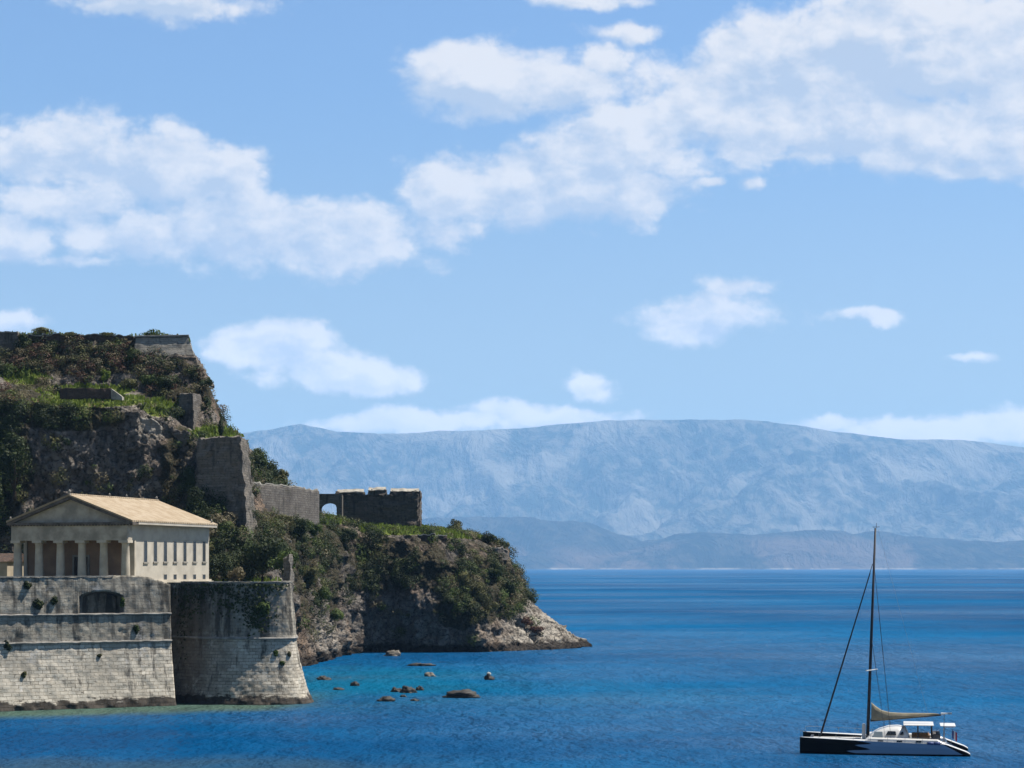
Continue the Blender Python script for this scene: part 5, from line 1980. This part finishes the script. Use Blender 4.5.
    MB().tube([(5.5, -2.2, 1.9), (5.5, -2.2, 2.5)], .05, 6).lathe([(.03, 0), (.36, .0), (.36, .05), (.03, .05)], 14, (5.5, -2.3, 2.4)).build('steering_wheel', m_mast, root)
    # stern arch with solar panel, wind generator mast, dinghy davits
    ar = MB()
    for y in (-2.4, 2.4):
        ar.tube([(6.3, y, 1.3), (6.35, y, 2.9), (7.4, y, 2.95)], .05, 6)
    ar.tube([(6.35, -2.4, 2.9), (6.35, 2.4, 2.9)], .05, 6)
    ar.build('stern_arch', m_steel, root)
    MB().box((5.9, -2.2, 2.97), (7.5, 2.2, 3.03)).build('solar_panel', m_white, root)
    wm = MB().tube([(6.2, -2.4, 1.3), (6.3, -2.4, 4.3)], .04, 6).build('generator_pole', m_steel, root)
    MB().tube([(5.95, -2.4, 4.34), (6.75, -2.4, 4.4)], [.14, .05], 8).box((6.6, -2.43, 4.3), (7.1, -2.37, 4.5)).build('wind_generator', m_white, wm)
    # ensign
    fl = MB().tube([(7.0, -2.6, 1.2), (7.15, -2.6, 2.8)], .025, 6).build('flagstaff', m_steel, root)
    flag_c = [(0.02, 0.05, 0.25), (0.8, 0.8, 0.8), (0.5, 0.03, 0.04)]
    for k, c in enumerate(flag_c):
        fb_ = MB()
        x0 = 7.12 + k * .17
        fb_.hexa([(x0, -2.62 + .05 * k, 1.75 - .12 * k), (x0 + .168, -2.57 + .05 * k, 1.63 - .12 * k), (x0 + .168, -2.55 + .05 * k, 1.63 - .12 * k), (x0, -2.60 + .05 * k, 1.75 - .12 * k)],
                 [(x0, -2.62 + .05 * k, 2.65 - .1 * k), (x0 + .168, -2.57 + .05 * k, 2.55 - .1 * k), (x0 + .168, -2.55 + .05 * k, 2.55 - .1 * k), (x0, -2.60 + .05 * k, 2.65 - .1 * k)])
        fb_.build('flag_stripe', mat_plain('flag_cloth', c, .9, .1, 1), fl)
    # mast, raked slightly aft
    mx0, mx1 = -1.82, -.98
    ht = 24.3
    mast = MB()
    mast.tube([(mx0, 0, 1.3), (mx0 + (mx1 - mx0) * .5, 0, 1.3 + (ht - 1.3) * .5), (mx1, 0, ht)], [.19, .16, .11], 10)
    ms = mast.build('mast', m_mast, root, smooth=True)
    MB().tube([(mx1 - .3, 0, ht + .1), (mx1 + .45, 0, ht + .12)], .03, 6).tube([(mx1 + .1, 0, ht), (mx1 + .1, 0, ht + .55)], .025, 5).build('masthead_gear', m_mast, ms)

    def mast_x(z):
        return mx0 + (mx1 - mx0) * (z - 1.3) / (ht - 1.3)
    for z in (8.8,):
        MB().hexa([(mast_x(z) - .5, -1.7, z), (mast_x(z) - .35, -1.7, z), (mast_x(z) + .8, 1.7, z + .02), (mast_x(z) + .65, 1.7, z + .02)], [(mast_x(z) - .5, -1.7, z + .08), (mast_x(z) - .35, -1.7, z + .08), (mast_x(z) + .8, 1.7, z + .1), (mast_x(z) + .65, 1.7, z + .1)]).build('spreader', m_white, ms)
    MB().box((mx0 - .6, -.25, 1.36), (mx0 - .2, .25, 3.0)).build('halyard_bags', m_white, ms, bevel=.08)
    # rigging
    MB().tube([(-6.95, 0, 1.45), (mast_x(20.4) - .15, 0, 20.4)], [.05, .04], 6).build('forestay', m_mast, root)
    MB().tube([(-6.85, 0, 1.75), (mast_x(19.6) - .4, 0, 19.4)], [.11, .06], 8).build('furled_jib', m_jib, root)
    for y in (-3.5, 3.5):
        MB().tube([(.7, y, 1.7), (mast_x(20.4), 0, 20.4)], .018, 5).build('shroud', m_mast, root)
        MB().tube([(.1, y, 1.7), (mast_x(12.5), 0, 12.5)], .016, 5).build('shroud', m_mast, root)
    MB().tube([(4.6, 0, 4.2), (mx1 + .3, 0, ht - .2)], .012, 5).build('topping_lift', m_steel, root)
    # boom with the mainsail stacked in its bag: deep at the mast, tapering aft
    bx = mast_x(4) + .3
    bm_ = MB().tube([(bx - .1, 0, 3.35), (6.0, 0, 4.05)], [.14, .1], 8).build('boom', m_mast, root)
    sl = MB()
    stn = [(0, 3.3, 5.35, .22), (.45, 3.3, 4.95, .34), (1.1, 3.36, 4.5, .38), (2.0, 3.46, 4.28, .36), (3.4, 3.62, 4.22, .32), (5.2, 3.82, 4.24, .25), (6.6, 3.98, 4.24, .16), (7.2, 4.05, 4.18, .05)]
    rings = []
    for i, (dx, zl, zh, w) in enumerate(stn):
        zc, hz_ = (zl + zh) / 2, (zh - zl) / 2
        rings.append([(bx + dx, w * math.cos(a) * (1 + .15 * math.sin(3 * a + i)), zc + hz_ * math.sin(a)) for a in np.linspace(0, 2 * math.pi, 12, endpoint=False)])
    n = 12
    sl.add([q for r_ in rings for q in r_], [(i * n + k, i * n + (k + 1) % n, (i + 1) * n + (k + 1) % n, (i + 1) * n + k) for i in range(len(stn) - 1) for k in range(n)] + [tuple(range(n)), tuple((len(stn) - 1) * n + k for k in range(n))])
    sl.build('furled_mainsail', m_sail, root)
    # rails and pulpit, fenders
    for yc in (-4.35, 4.35):
        rl = MB()
        xs = np.linspace(-8.7, 5.8, 9)
        for x in xs:
            w = -.45 if x < -7 else 0
            yy = yc if x > -7 else yc * (3.75 / 4.35)
            rl.tube([(x, yy, deck_z(x)), (x, yy, deck_z(x) + .62)], .018, 5)
        rl.tube([(x, yc if x > -7 else yc * (3.75 / 4.35), deck_z(x) + .62) for x in xs], .014, 5)
        rl.build('guard_rail', m_steel, root)
    MB().tube([(-8.8, -3.6, 1.7), (-8.9, -3.6, 2.45), (-8.1, -3.9, 2.3)], .03, 6).build('pulpit', m_steel, root)
    for x in (4.5, 5.2):
        MB().tube([(x, -4.42, 1.32), (x + .65, -4.42, 1.32)], .17, 8).build('fender', m_fend, root, smooth=True)
    return root


catamaran()


# tiny far motor boat
def far_boat():
    Y = CH * F / (571.2 - HY)
    root = empty('motor_boat', ((524 - CX) / F * Y, Y, 0), R(20), 'tiny white boat far out on the water just right of the headland', 'boat')
    m_w = mat_plain('white_boat_paint', (.85, .85, .85), .4, .05)
    hb = MB()
    L, w = 9.0, 3.2
    hb.hexa([(-L, -w * .7, 0), (L * .8, -w * .5, 0), (L * .8, w * .5, 0), (-L, w * .7, 0)], [(-L, -w, 3.5), (L, -w * .2, 4.2), (L, w * .2, 4.2), (-L, w, 3.5)])
    hb.build('hull', m_w, root)
    MB().hexa([(-L * .6, -2.4, 3.55), (L * .3, -2.2, 3.75), (L * .3, 2.2, 3.75), (-L * .6, 2.4, 3.55)], [(-L * .5, -2, 7.5), (L * .1, -1.8, 7.5), (L * .1, 1.8, 7.5), (-L * .5, 2, 7.5)]).build('cabin', m_w, root)


far_boat()
